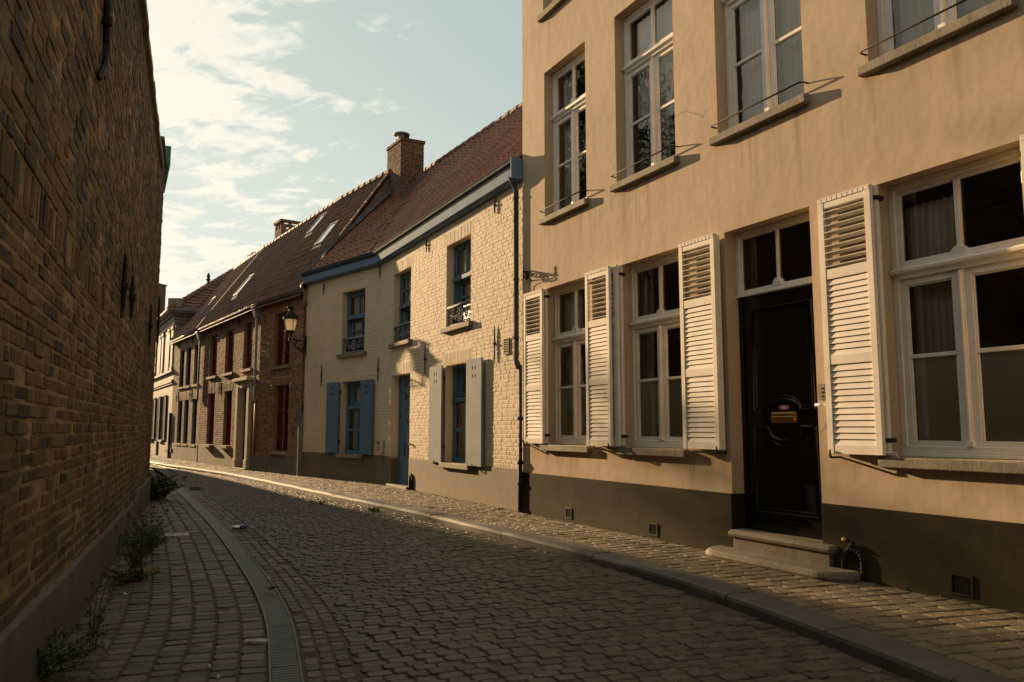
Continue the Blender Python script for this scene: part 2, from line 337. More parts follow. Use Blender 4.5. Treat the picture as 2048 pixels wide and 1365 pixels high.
def bricks(mb, fr, U0, U1, z0, z1, holes=(), course=0.068, blen=0.205, joint=0.011, pr=0.0, jit=0.003, mat=0, soldiers=(), headers=0.3):
    holes = list(holes); ex = holes + list(soldiers)
    k = 0; z = z0
    while z + course * 0.6 < z1:
        c, d = z + joint / 2, min(z + course - joint / 2, z1)
        iv = [(U0, U1)]
        for h in ex:
            ov = min(d, h[3]) - max(c, h[2])
            if ov > 0.004:
                nv = []
                for (a, b) in iv:
                    if h[1] <= a or h[0] >= b: nv.append((a, b)); continue
                    if h[0] > a: nv.append((a, h[0]))
                    if h[1] < b: nv.append((h[1], b))
                iv = nv
        for (a, b) in iv:
            u = U0 + (-blen * 0.5 if k % 2 else 0) + U_(-.02, .02)
            while u < b:
                L = blen * (0.5 if R() < headers else 1.0) * U_(0.93, 1.07)
                s, e = max(u, a), min(u + L, b)
                if b - e < 0.05: e = b; L = 99
                if e - s > 0.025: one_brick(mb, fr, s + joint / 2 * (s > a), e - joint / 2 * (e < b), c, d, pr, jit, mat)
                u += L
        z += course; k += 1
    for (a, b, c, d) in soldiers:
        n = max(2, round((b - a) / course)); w = (b - a) / n
        for i in range(n):
            one_brick(mb, fr, a + i * w + joint / 2, a + (i + 1) * w - joint / 2, c + joint / 2, d - joint / 2, pr, jit, mat)

def pantiles(mb, e0, e1, r0, r1, tw=0.21, th=0.32, amp=0.046, lip=0.014, mat=0, skip=None):
    """real clay tiles over the quad eave e0->e1 (right to left), ridge r0->r1"""
    e0, e1, r0, r1 = map(Vector, (e0, e1, r0, r1))
    nx = max(1, round(((e1 - e0).length + (r1 - r0).length) / 2 / tw)); ny = max(1, round(((r0 - e0).length + (r1 - e1).length) / 2 / th))
    nrm = (e1 - e0).cross(r0 - e0)
    if (r1 - r0).length > (e1 - e0).length: nrm = (r1 - r0).cross(r0 - e0)
    nrm.normalize()
    if nrm.z < 0: nrm = -nrm
    def pt(x, y): return (e0.lerp(e1, x)).lerp(r0.lerp(r1, x), y)
    prof = [(0.0, 0.35), (0.12, 0.85), (0.24, 1.0), (0.38, 0.7), (0.55, 0.15), (0.75, 0.0), (0.92, 0.12), (1.06, 0.5)]
    for j in range(ny):
        for i in range(nx):
            if skip and skip((i + .5) / nx, (j + .5) / ny): continue
            h = U_(-.004, .004); dy = U_(-.05, .05); tl = U_(-.006, .006)
            vs = []
            for row, (yy, off) in enumerate(((j + dy * .4 - 0.02, lip - 0.016), (j + dy * .4, lip + .004), (j + 1.12, 0.0))):
                for (x, a) in prof:
                    p = pt((i + x) / nx, min(1.02, yy / ny)) + nrm * (a * amp + off + h + tl * x)
                    if row == 0: p = p - nrm * 0.022
                    vs.append(tuple(p))
            K = len(prof); fs = []
            for row in (0, 1):
                for q in range(K - 1): fs.append((row * K + q, row * K + q + 1, (row + 1) * K + q + 1, (row + 1) * K + q))
            mb.add(vs, fs, R(), mat)
def ridge_tiles(mb, a, b, seg=0.36, rad=0.12, mat=0):
    a, b = Vector(a), Vector(b); n = max(1, round((b - a).length / seg)); d = (b - a).normalized()
    x = d.cross(Vector((0, 0, 1))).normalized()
    for i in range(n):
        p, q = a.lerp(b, i / n - .02 / n), a.lerp(b, (i + 1.12) / n); vs = []
        for (c, r) in ((p, rad * 1.12), (q, rad * 0.95)):
            for k in range(7):
                t = pi * k / 6 * 1.1 - pi * .05
                vs.append(tuple(c + x * cos(t) * r + Vector((0, 0, 1)) * (sin(t) * r - 0.03 + U_(-.004, .004))))
        mb.add(vs, [(k, k + 1, 8 + k, 7 + k) for k in range(6)] + [tuple(range(7)), tuple(range(7, 14))], R(), mat)

def curtain(mb, fr, U0, U1, z0, z1, v, folds=9, amp=0.02, mat=0):
    n = folds * 6; ph = U_(0, 6)
    pts = []
    for i in range(n + 1):
        t = i / n; pts.append((U0 + (U1 - U0) * t, v + amp * sin(t * folds * 2 * pi + ph) + amp * .4 * sin(t * folds * 4.7 + 1)))
    vs = [fr.P(u, w, z0) for u, w in pts] + [fr.P(u, w * 1.0, z1) for u, w in pts]
    mb.add(vs, [(i, i + 1, n + 2 + i, n + 1 + i) for i in range(n)], 0.5, mat)

def spiral(c, r0, turns, a0, sgn=1, n=22, r1=0.15):
    """points of a scroll in the (U,z) plane"""
    return [(c[0] + r0 * (1 - (1 - r1) * i / n) * cos(a0 + sgn * turns * 2 * pi * i / n), c[1] + r0 * (1 - (1 - r1) * i / n) * sin(a0 + sgn * turns * 2 * pi * i / n)) for i in range(n + 1)]

# ------------------------------------------------------------------ facades
T = Fr((0.18, 11.7), 27.5)          # ochre house
BEND = (-3.11, 18.16)
C1 = Fr(BEND, 27.0)                 # cream house, near part (0..7.25)
C2 = Fr((-5.49, 20.71), 43.0)       # cream house, far part (0..3.49)
C2L = (Vector(BEND) - Vector(C2.o)).length
import math as _m
C2 = Fr(C2.o, _m.degrees(_m.atan2(BEND[0] - C2.o[0], -(BEND[1] - C2.o[1]))))
FB = (-7.45, 23.05)
R1 = Fr(FB, _m.degrees(_m.atan2(C2.o[0] - FB[0], -(C2.o[1] - FB[1]))))
R1L = (Vector(C2.o) - Vector(FB)).length
S_ = Fr((-14.304, 33.018), 34.5)    # brown brick house 4.9..12.1, small buff house 0..4.9
a31 = radians(31)
G = Fr((-14.304 - 9 * sin(a31), 33.018 + 9 * cos(a31)), 31.0)   # grey townhouse 0..9
PV = 0.12                           # pavement height

# ================================================================== OCHRE HOUSE
tan_house = thing('rendered_house', (0.18, 11.7, PV), 'tall ochre rendered house with white louvred shutters and a black front door', 'house')
LOW = [(0.68, 1.79, 1.13, 3.34), (2.53, 3.66, 1.13, 3.34), (6.13, 7.27, 1.13, 3.34)]
DOOR = (4.35, 5.44, 0.36, 3.34)
UPP = [(0.68, 1.79, 4.37, 6.58), (2.48, 3.62, 4.37, 6.58), (4.30, 5.44, 4.37, 6.58), (6.12, 7.27, 4.37, 6.58)]
TOP2 = [(0.66, 1.79, 7.50, 9.3)]
holesT = LOW + [DOOR] + UPP + TOP2
TV = 0.02
mb = MB()
UE = 13.0
wall_cells(mb, T, 0, UE, 0.71, 10.4, holesT, v=TV)
P = T.P
mb.quad(P(0, TV, 0.05), P(0, -9, 0.05), P(0, -9, 10.4), P(0, TV, 10.4), .5); mb.quad(P(UE, TV, 0.05), P(UE, TV, 10.4), P(UE, -9, 10.4), P(UE, -9, 0.05), .5)
mb.quad(P(0, -9, 0.05), P(UE, -9, 0.05), P(UE, -9, 10.4), P(0, -9, 10.4), .5); mb.quad(P(0, TV, 10.4), P(UE, TV, 10.4), P(UE, -9, 10.4), P(0, -9, 10.4), .5)
# rough hairline crack, as a thin raised seam of render
mb.build('wall', 'tan', tan_house)
mb = MB()
for (a, b) in ((0.0, DOOR[0]), (DOOR[1], UE)):
    mb.box(T, a, b, -0.2, TV + 0.012, 0.02, 0.712, .5)
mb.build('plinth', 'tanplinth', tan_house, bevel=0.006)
mb = MB()
def room(mb, fr, U0, U1, z0, z1, v0=-0.24, v1=-3.2):
    P = fr.P
    mb.quad(P(U0, v1, z0), P(U1, v1, z0), P(U1, v1, z1), P(U0, v1, z1)); mb.quad(P(U0, v0, z0), P(U1, v0, z0), P(U1, v1, z0), P(U0, v1, z0))
    mb.quad(P(U0, v0, z1), P(U1, v0, z1), P(U1, v1, z1), P(U0, v1, z1)); mb.quad(P(U0, v0, z0), P(U0, v1, z0), P(U0, v1, z1), P(U0, v0, z1))
    mb.quad(P(U1, v0, z0), P(U1, v1, z0), P(U1, v1, z1), P(U1, v0, z1))
for (a, b) in ((0.1, 4.0), (4.05, 5.8), (5.85, 12.8)): room(mb, T, a, b, 0.3, 3.7)
for (a, b) in ((0.1, 2.1), (2.15, 4.0), (4.05, 5.8), (5.85, 12.8)): room(mb, T, a, b, 4.0, 7.1)
room(mb, T, 0.1, 6, 7.2, 10.2)
mb.build('interior', 'room', tan_house)

def tan_window(h, zt, zb, netcur, film, full=True):
    a, b, c, d = h; um = (a + b) / 2
    mb = MB(); V = -0.12
    mb.ring(T, a + .002, b - .002, c, d - .002, 0.05, V - .07, V, wb=0.04)
    # moulded transom with half-round and drip
    mb.box(T, a + .05, b - .05, V - .07, V + .012, zt - .05, zt + .055, .5)
    mb.tube([T.P(a + .01, V + .02, zt + .012), T.P(b - .01, V + .02, zt + .012)], 0.026, 8)
    mb.box(T, a + .05, b - .05, V - .01, V + .02, zt - .028, zt - .012, .5)
    # upper light
    mb.ring(T, a + .05, b - .05, zt + .055, d - .052, 0.042, V - .06, V - .018)
    mb.box(T, um - .02, um + .02, V - .055, V - .012, zt + .097, d - .094, .5)
    # half-moon ornament
    n = 12; pr = [(um + .07 * cos(pi * i / n), zt + .05 + .085 * sin(pi * i / n)) for i in range(n + 1)]
    mb.add([T.P(u, V + .004, z) for u, z in pr] + [T.P(u, V - .05, z) for u, z in pr], [tuple(range(n + 1))[::-1]] + [(i, i + 1, n + 2 + i, n + 1 + i) for i in range(n)], .5)
    # casements
    for (s, e) in ((a + .05, um - .022), (um + .022, b - .05)):
        mb.ring(T, s, e, c + .04, zt - .05, 0.055, V - .06, V - .016, wb=0.075)
        mb.ring(T, s + .055, e - .055, c + .115, zt - .105, 0.012, V - .05, V - .026)
        mb.box(T, s + .055, e - .055, V - .055, V - .018, zb - .016, zb + .016, .5)
    mb.box(T, um - .022, um + .022, V - .06, V - .004, c + .1, zt - .05, .5)
    mb.tube([T.P(um, V + .0, c + .12), T.P(um, V + .0, zt - .06)], 0.016, 8)
    mb.box(T, um - .03, um + .03, V - .02, V + .022, c + .085, c + .13, .5)
    # drip mouldings at the foot
    mb.box(T, a + .05, b - .05, V - .05, V + .008, c + .055, c + .085, .5)
    mb.box(T, a + .003, b - .003, V - .06, V + .03, c + .002, c + .03, .5)
    mb.box(T, a + .003, b - .003, V - .06, V + .016, c + .03, c + .055, .5)
    w = mb.build('window', 'white', tan_house, bevel=0.004)
    mb = MB()
    for (s, e) in ((a + .07, um - .01), (um + .01, b - .07)):
        mb.quad(T.P(s, V - .045, zt + .06), T.P(e, V - .045, zt + .06), T.P(e, V - .045, d - .06), T.P(s, V - .045, d - .06))
    for (s, e) in ((a + .08, um - .05), (um + .05, b - .08)):
        mb.quad(T.P(s, V - .04, c + .09), T.P(e, V - .04, c + .09), T.P(e, V - .04, zt - .06), T.P(s, V - .04, zt - .06))
    mb.build('pane', 'oldglass' if c > 4 else 'glass', w)
    if netcur:
        mb = MB()
        for (s, e, zz0, zz1, fo) in netcur: curtain(mb, T, a + s * (b - a), a + e * (b - a), c + zz0, c + zz1, V - U_(.16, .20), fo, 0.025)
        mb.build('curtain', 'curtain', w, smooth=True)
    if film:
        mb = MB()
        for (s, e) in ((a + .09, um - .07), (um + .07, b - .09)):
            mb.quad(T.P(s, V - .056, c + .10), T.P(e, V - .056, c + .10), T.P(e, V - .056, zb), T.P(s, V - .056, zb))
        mb.build('privacy_screen', 'film', w)
    mb = MB()
    hs = 0.085 if c < 7 else 0.10
    mb.box(T, a - .06, b + .065, -0.1, 0.095, c - hs, c - .003, .5)
    mb.build('sill', 'stone', w, bevel=0.008)
    return w
tan_window(LOW[0], 2.60, 1.92, [(.02, .45, .8, 2.15, 5), (.62, .98, .0, 2.15, 5)], True)
tan_window(LOW[1], 2.60, 1.92, [(.02, .14, .8, 2.15, 3)], True)
tan_window(LOW[2], 2.60, 1.92, [(.02, .40, .75, 2.05, 7)], True)
tan_window(UPP[0], 5.88, 5.14, [(.05, .30, 0, 2.15, 4), (.70, .98, 0, 2.15, 5)], False)
tan_window(UPP[1], 5.88, 5.14, [(.08, .98, .75, 2.15, 14), (.40, .62, .0, .8, 4)], False)
tan_window(UPP[2], 5.88, 5.14, [(.06, .98, 0, 2.15, 15)], False)
tan_window(UPP[3], 5.88, 5.14, [(.06, .98, 0, 2.15, 12)], False)
tan_window(TOP2[0], 8.6, 8.1, [(.06, .98, 0, 1.7, 10)], False)

def louvred_leaf(mb, fr, U0, U1, v, ang0):
    z0, z1 = 1.14, 3.32; w = 0.058; t = 0.040
    mb.box(fr, U0, U0 + w, v - t, v, z0, z1); mb.box(fr, U1 - w, U1, v - t, v, z0, z1)
    rails = [(z0, z0 + .075), (1.885, 1.965), (2.615, 2.70), (z1 - .085, z1)]
    for (c, d) in rails: mb.box(fr, U0 + w, U1 - w, v - t + .003, v - .003, c, d)
    def blades(c, d, n, dep, ang, th, vc):
        pitch = (d - c) / n
        for i in range(n):
            zc = c + (i + .5) * pitch; dz = dep / 2 * sin(ang); dv = dep / 2 * cos(ang)
            a, b = U0 + w - .004, U1 - w + .004
            q = []
            for (sv, s2) in ((1, -1), (-1, -1), (-1, 1), (1, 1)):
                q.append((vc + sv * dv + s2 * th / 2 * sin(ang), zc - sv * dz + s2 * th / 2 * cos(ang)))
            A = [fr.P(a, q[k][0], q[k][1]) for k in (0, 1, 2, 3)]; B = [fr.P(b, q[k][0], q[k][1]) for k in (0, 1, 2, 3)]
            mb.hexa([A[0], B[0], B[1], A[1], A[3], B[3], B[2], A[2]], .5)
    blades(2.70, z1 - .085, 9, 0.042, ang0, 0.008, v - t / 2)
    blades(1.965, 2.615, 13, 0.060, radians(77), 0.006, v - t / 2 + .006)
    blades(z0 + .075, 1.885, 13, 0.060, radians(77), 0.006, v - t / 2 + .006)
def louvred_shutter(U0, U1, v, lab, hinge_right):
    z0, z1 = 1.14, 3.32; w = 0.058; t = 0.040; fr = T
    mb = MB()
    louvred_leaf(mb, fr, U0, U1, v, radians(14))
    # capping with folded lead tongues
    mb.box(fr, U0 - .003, U1 + .003, v - t - .003, v + .003, z1, z1 + .010)
    n = 10
    for i in range(n):
        a = U0 + (U1 - U0) * i / n
        mb.box(fr, a + .003, a + (U1 - U0) / n - .006, v - .002, v + .0025, z1 - .03, z1)
    o = mb.build('shutter', 'shutterwhite', tan_house, bevel=0.003)
    if lab: o['label'] = lab
    e = U1 if hinge_right else U0; s = 1 if hinge_right else -1
    if v < .16:
        mb = MB(); louvred_leaf(mb, fr, U0 + (.006 if hinge_right else .02), U1 + (.02 if hinge_right else -.006), v - t - .006, radians(-52)); mb.build('rear_leaf', 'shutterwhite', o, bevel=0.003)
    for z in (z1 - .12, z0 + .1):
        mb = MB(); mb.box(fr, e - .03, e + .03, -0.0, v - t + .002, z, z + .035); mb.build('hinge', 'iron', o)
    mb = MB(); mb.tube([fr.P(e, v - t, z0 + .02), fr.P(e + s * .05, v - t - .03, z0 + .02), fr.P(e + s * .07, 0.01, z0 - .05)], 0.008, 6); mb.build('stay', 'white', o)
    f = U0 + .03 if hinge_right else U1 - .03
    mb = MB(); mb.tube([fr.P(f, 0.0, z0 - .03), fr.P(f, v + .008, z0 - .03), fr.P(f, v + .014, z0 - .02), fr.P(f, v + .014, z0 + .035)], [.009, .010, .012, .007], 6); mb.build('shutter_dog', 'iron', o)
    return o
louvred_shutter(0.20, 0.75, 0.115, None, True)
louvred_shutter(1.955, 2.485, 0.168, None, False)
louvred_shutter(2.035, 2.575, 0.115, None, True)
louvred_shutter(3.765, 4.315, 0.135, None, False)
louvred_shutter(5.625, 6.150, 0.130, None, True)
louvred_shutter(7.335, 7.885, 0.130, None, False)

def guard_rail(h, zr):
    a, b = h[0], h[1]; mb = MB()
    p = [T.P(a - .02, TV, zr), T.P(a - .02, .085, zr), T.P(a, .105, zr), T.P(b + .02, .105, zr), T.P(b + .045, .085, zr), T.P(b + .05, TV - .005, zr)]
    mb.tube(p, 0.008, 8); mb.build('guard_rail', 'iron', tan_house, smooth=True)
for h in UPP: guard_rail(h, 4.475)

# front door
DV = -0.15
mb = MB()
a, b = DOOR[0], DOOR[1]
mb.box(T, a + .002, a + .06, DV - .06, DV + .012, 0.37, 2.665); mb.box(T, b - .06, b - .002, DV - .06, DV + .012, 0.37, 2.665)
mb.box(T, a + .06, b - .06, DV - .06, DV, 0.375, 2.66)
mb.box(T, a + .06, b - .06, DV - .02, DV + .03, 0.375, 0.455)
def arch_path(u0, u1, z0, z1, um, r, up):
    """rectangle whose bottom (up) or top (down) edge bulges around the letter plate"""
    n = 12; rz = r[1]; rx = r[0]
    if up:
        arc = [(um - rx * cos(pi * i / n), z0 + rz * sin(pi * i / n)) for i in range(n + 1)]
        return [(u0, z1), (u0, z0)] + [(um - rx - .02, z0)] + arc + [(um + rx + .02, z0)] + [(u1, z0), (u1, z1)]
    arc = [(um - rx * cos(pi * i / n), z1 - rz * sin(pi * i / n)) for i in range(n + 1)]
    return [(u0, z0), (u0, z1)] + [(um - rx - .02, z1)] + arc + [(um + rx + .02, z1)] + [(u1, z1), (u1, z0)]
um = (a + b) / 2
for k, (ins, rad, vv) in enumerate(((0, .018, .008), (.032, .009, .004))):
    up = arch_path(a + .17 + ins, b - .17 - ins, 1.525 + ins, 2.52 - ins, um, (.205, .10), True)
    lo = arch_path(a + .17 + ins, b - .17 - ins, 0.56 + ins, 1.365 - ins, um, (.20, .13 + ins * .6), False)
    for pth in (up, lo): mb.tube([T.P(u, DV + vv, z) for u, z in pth], rad, 6, closed=True)
for q in range(5): mb.lathe(T.P(um - .09 + q * .045, DV + .006, 1.315), [(0.004, -.012), (.022, 0), (.004, .012)], 8)
dr = mb.build('door', 'black', tan_house, bevel=0.004)
mb = MB()
mb.box(T, um - .155, um + .155, DV, DV + .012, 1.405, 1.505); mb.box(T, um - .135, um + .135, DV + .012, DV + .024, 1.418, 1.465)
mb.box(T, um - .14, um + .14, DV + .012, DV + .018, 1.468, 1.495)
mb.build('letter_plate', 'brass', dr, bevel=0.004)
mb = MB(); mb.box(T, um - .062, um + .062, DV, DV + .004, 1.527, 1.569, .5, 0); mb.box(T, um - .022, um + .022, DV + .004, DV + .006, 1.531, 1.565, .5, 1)
mb.box(T, um - .055, um - .03, DV + .004, DV + .006, 1.545, 1.552, .5, 1); mb.box(T, um + .03, um + .055, DV + .004, DV + .006, 1.545, 1.552, .5, 1)
mb.build('sticker', ['stickerred', 'paper'], dr)
mb = MB()
mb.ring(T, a + .002, b - .002, 2.668, 3.335, 0.05, DV - .05, DV + .03, wb=0.055)
mb.ring(T, a + .052, b - .052, 2.723, 3.285, 0.018, DV - .03, DV + .01)
mb.box(T, a - .0, b - .002, DV, DV + .055, 2.668, 2.69)
mb.box(T, um - .013, um + .013, DV - .03, DV + .016, 2.74, 3.27)
n = 12; pr = [(um + .06 * cos(pi * i / n), 2.72 + .075 * sin(pi * i / n)) for i in range(n + 1)]
mb.add([T.P(u, DV + .034, z) for u, z in pr] + [T.P(u, DV - .02, z) for u, z in pr], [tuple(range(n + 1))[::-1]] + [(i, i + 1, n + 2 + i, n + 1 + i) for i in range(n)], .5)
tw = mb.build('transom_window', 'white', tan_house, bevel=0.004)
mb = MB(); mb.quad(T.P(a + .05, DV - .01, 2.72), T.P(b - .05, DV - .01, 2.72), T.P(b - .05, DV - .01, 3.29), T.P(a + .05, DV - .01, 3.29)); mb.build('pane', 'glass', tw)

def slab(mb, fr, U0, U1, v1, z0, z1, rc, nose=0.02, v0=-0.12):
    """step slab with rounded front corners and a bull-nosed edge"""
    pts = [(U0, v0)]
    n = 8
    pts += [(U0 + rc - rc * cos(pi / 2 * i / n), v1 - rc + rc * sin(pi / 2 * i / n)) for i in range(n + 1)]
    pts += [(U1 - rc + rc * sin(pi / 2 * i / n), v1 - rc + rc * cos(pi / 2 * i / n)) for i in range(n + 1)] + [(U1, v0)]
    cu = (U0 + U1) / 2; K = len(pts); h = z1 - z0; vs = []; layers = []
    for (dz, ins) in ((0, nose * .8), (.18, nose * .25), (.5, 0), (.82, nose * .3), (1, nose)):
        layers.append(len(vs))
        for (u, v) in pts: vs.append(fr.P(u + (ins if u < cu else -ins), v - ins, z0 + h * dz))
    fs = [tuple(range(K))[::-1], tuple(range(4 * K, 5 * K))]
    for L in range(4):
        for i in range(K - 1): fs.append((L * K + i, L * K + i + 1, (L + 1) * K + i + 1, (L + 1) * K + i))
    mb.add(vs, fs, .5)
mb = MB()
slab(mb, T, 4.36, 5.60, 0.115, 0.305, 0.372, 0.03)
mb.box(T, 4.41, 5.55, -0.1, 0.085, 0.19, 0.306)
slab(mb, T, 4.15, 5.83, 0.34, 0.10, 0.195, 0.24, 0.03)
mb.build('doorstep', 'step', tan_house, bevel=0.003)

def vent(fr, root, U0, U1, z0, z1, v=TV + .012, mat='iron'):
    mb = MB(); mb.ring(fr, U0, U1, z0, z1, 0.014, v - .02, v + .01)
    mb.box(fr, U0 + .014, U1 - .014, v - .05, v + .001, z0 + .014, z1 - .014)
    n = 7
    for i in range(n):
        u = U0 + .014 + (U1 - U0 - .028) * (i + .5) / n; mb.box(fr, u - .002, u + .002, v - .01, v + .006, z0 + .014, z1 - .014)
        z = z0 + .014 + (z1 - z0 - .028) * (i + .5) / n; mb.box(fr, U0 + .014, U1 - .014, v - .01, v + .004, z - .002, z + .002)
    return mb.build('vent_grille', mat, root)
vent(T, tan_house, 1.22, 1.38, 0.17, 0.31); vent(T, tan_house, 3.02, 3.18, 0.16, 0.30); vent(T, tan_house, 6.58, 6.75, 0.16, 0.31)
# boot scraper niche by the step
mb = MB(); cu, v = 5.755, TV + .02
arch = [(cu - .095, .125), (cu - .095, .26)] + [(cu - .095 * cos(pi * i / 10), .27 + .095 * sin(pi * i / 10)) for i in range(11)] + [(cu + .095, .26), (cu + .095, .125)]
for i in range(len(arch) - 1):
    (u0, z0), (u1, z1) = arch[i], arch[i + 1]; n = max(1, round(sqrt((u1 - u0) ** 2 + (z1 - z0) ** 2) / .024))
    for k in range(n):
        t = k / n; mb.lathe(T.P(u0 + (u1 - u0) * t, v, z0 + (z1 - z0) * t - .0), [(.003, -.024), (.026, -.008), (.027, .008), (.003, .024)], 7)
mb.tube([T.P(u, v - .008, z) for u, z in arch], .026, 6)
mb.tube([T.P(u * .8 + cu * .2, v - .02, z * .9 + .012) for u, z in arch], .012, 6)
mb.poly([T.P(u, TV + .017, z) for u, z in arch], .5, 1)  # flat black sheet, paints in the shaded recess inside the arch
mb.box(T, cu - .08, cu + .08, v, v + .012, .15, .165)
mb.lathe(T.P(cu, v + .02, .395), [(.004, -.02), (.028, 0), (.004, .03)], 8)
mb.build('boot_scraper', ['iron', 'black'], tan_house, smooth=False)
mb = MB(); mb.lathe(T.P(5.665, TV + .018, .432), [(.004, -.017), (.016, -.009), (.018, 0), (.016, .009), (.004, .017)], 12); mb.build('reflector', 'orange', tan_house, smooth=True)
mb = MB(); mb.box(T, 5.465, 5.535, TV - .01, TV + .014, 1.60, 1.735, .5, 0)
for z in (1.63, 1.665, 1.70): mb.lathe(T.P(5.50, TV + .016, z), [(.003, -.008), (.009, 0), (.003, .008)], 8, 1)
mb.build('doorbell', ['rust', 'brass'], tan_house)
mb = MB(); mb.tube([T.P(5.46, TV + .05, 1.555), T.P(5.56, TV + .05, 1.553)], .012, 8); mb.tube([T.P(5.50, TV - .02, 1.556), T.P(5.50, TV + .05, 1.556)], .008, 6); mb.build('shutter_catch', 'white', tan_house, smooth=True)

# ================================================================== CREAM HOUSE
cream = thing('painted_brick_house', (BEND[0], BEND[1], PV), 'cream painted brick house with blue shutters and a bend in its front', 'house')
H1 = [(4.15, 5.27, 3.20, 4.76), (1.05, 2.18, 3.20, 4.76), (4.15, 5.24, 0.74, 2.50)]
HD = (1.05, 2.21, 0.16, 2.50)
H2 = [(C2L - 1.67, C2L - .62, 3.18, 4.73), (C2L - 1.60, C2L - .64, 0.74, 2.49)]
mb = MB()
sol1 = [(h[0] - .1, h[1] + .1, h[3], h[3] + .24) for h in H1 + [HD]]
bricks(mb, C1, 0, 7.25, 0.74, 5.26, H1 + [HD], course=.066, blen=.20, joint=.009, pr=.003, jit=.0019, soldiers=sol1)
sol2 = [(h[0] - .1, h[1] + .1, h[3], h[3] + .22) for h in H2]
bricks(mb, C2, 0, C2L, 0.74, 5.26, H2, course=.066, blen=.20, joint=.009, pr=.003, jit=.0019, soldiers=sol2)
wall_cells(mb, C1, 0, 7.25, 0.70, 5.30, H1 + [HD], v=.0, mat=1, rmat=0); wall_cells(mb, C2, 0, C2L, 0.70, 5.30, H2, v=.0, mat=1, rmat=0)
mb.build('wall', ['cream', 'creammortar'], cream)
mb = MB()
mb.box(C1, 0.0, HD[0], -.2, .012, .02, .742); mb.box(C1, HD[1], 7.25, -.2, .012, .02, .742); mb.box(C2, 0, C2L + .003, -.2, .012, .02, .742)
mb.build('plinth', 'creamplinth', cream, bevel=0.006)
mb = MB(); room(mb, C1, 0.1, 7.2, .1, 2.9); room(mb, C1, 0.1, 7.2, 2.95, 5.3); room(mb, C2, .1, C2L, .1, 2.9, v1=-2.2); room(mb, C2, .1, C2L, 2.95, 5.3, v1=-2.2)
mb.build('interior', 'room', cream)

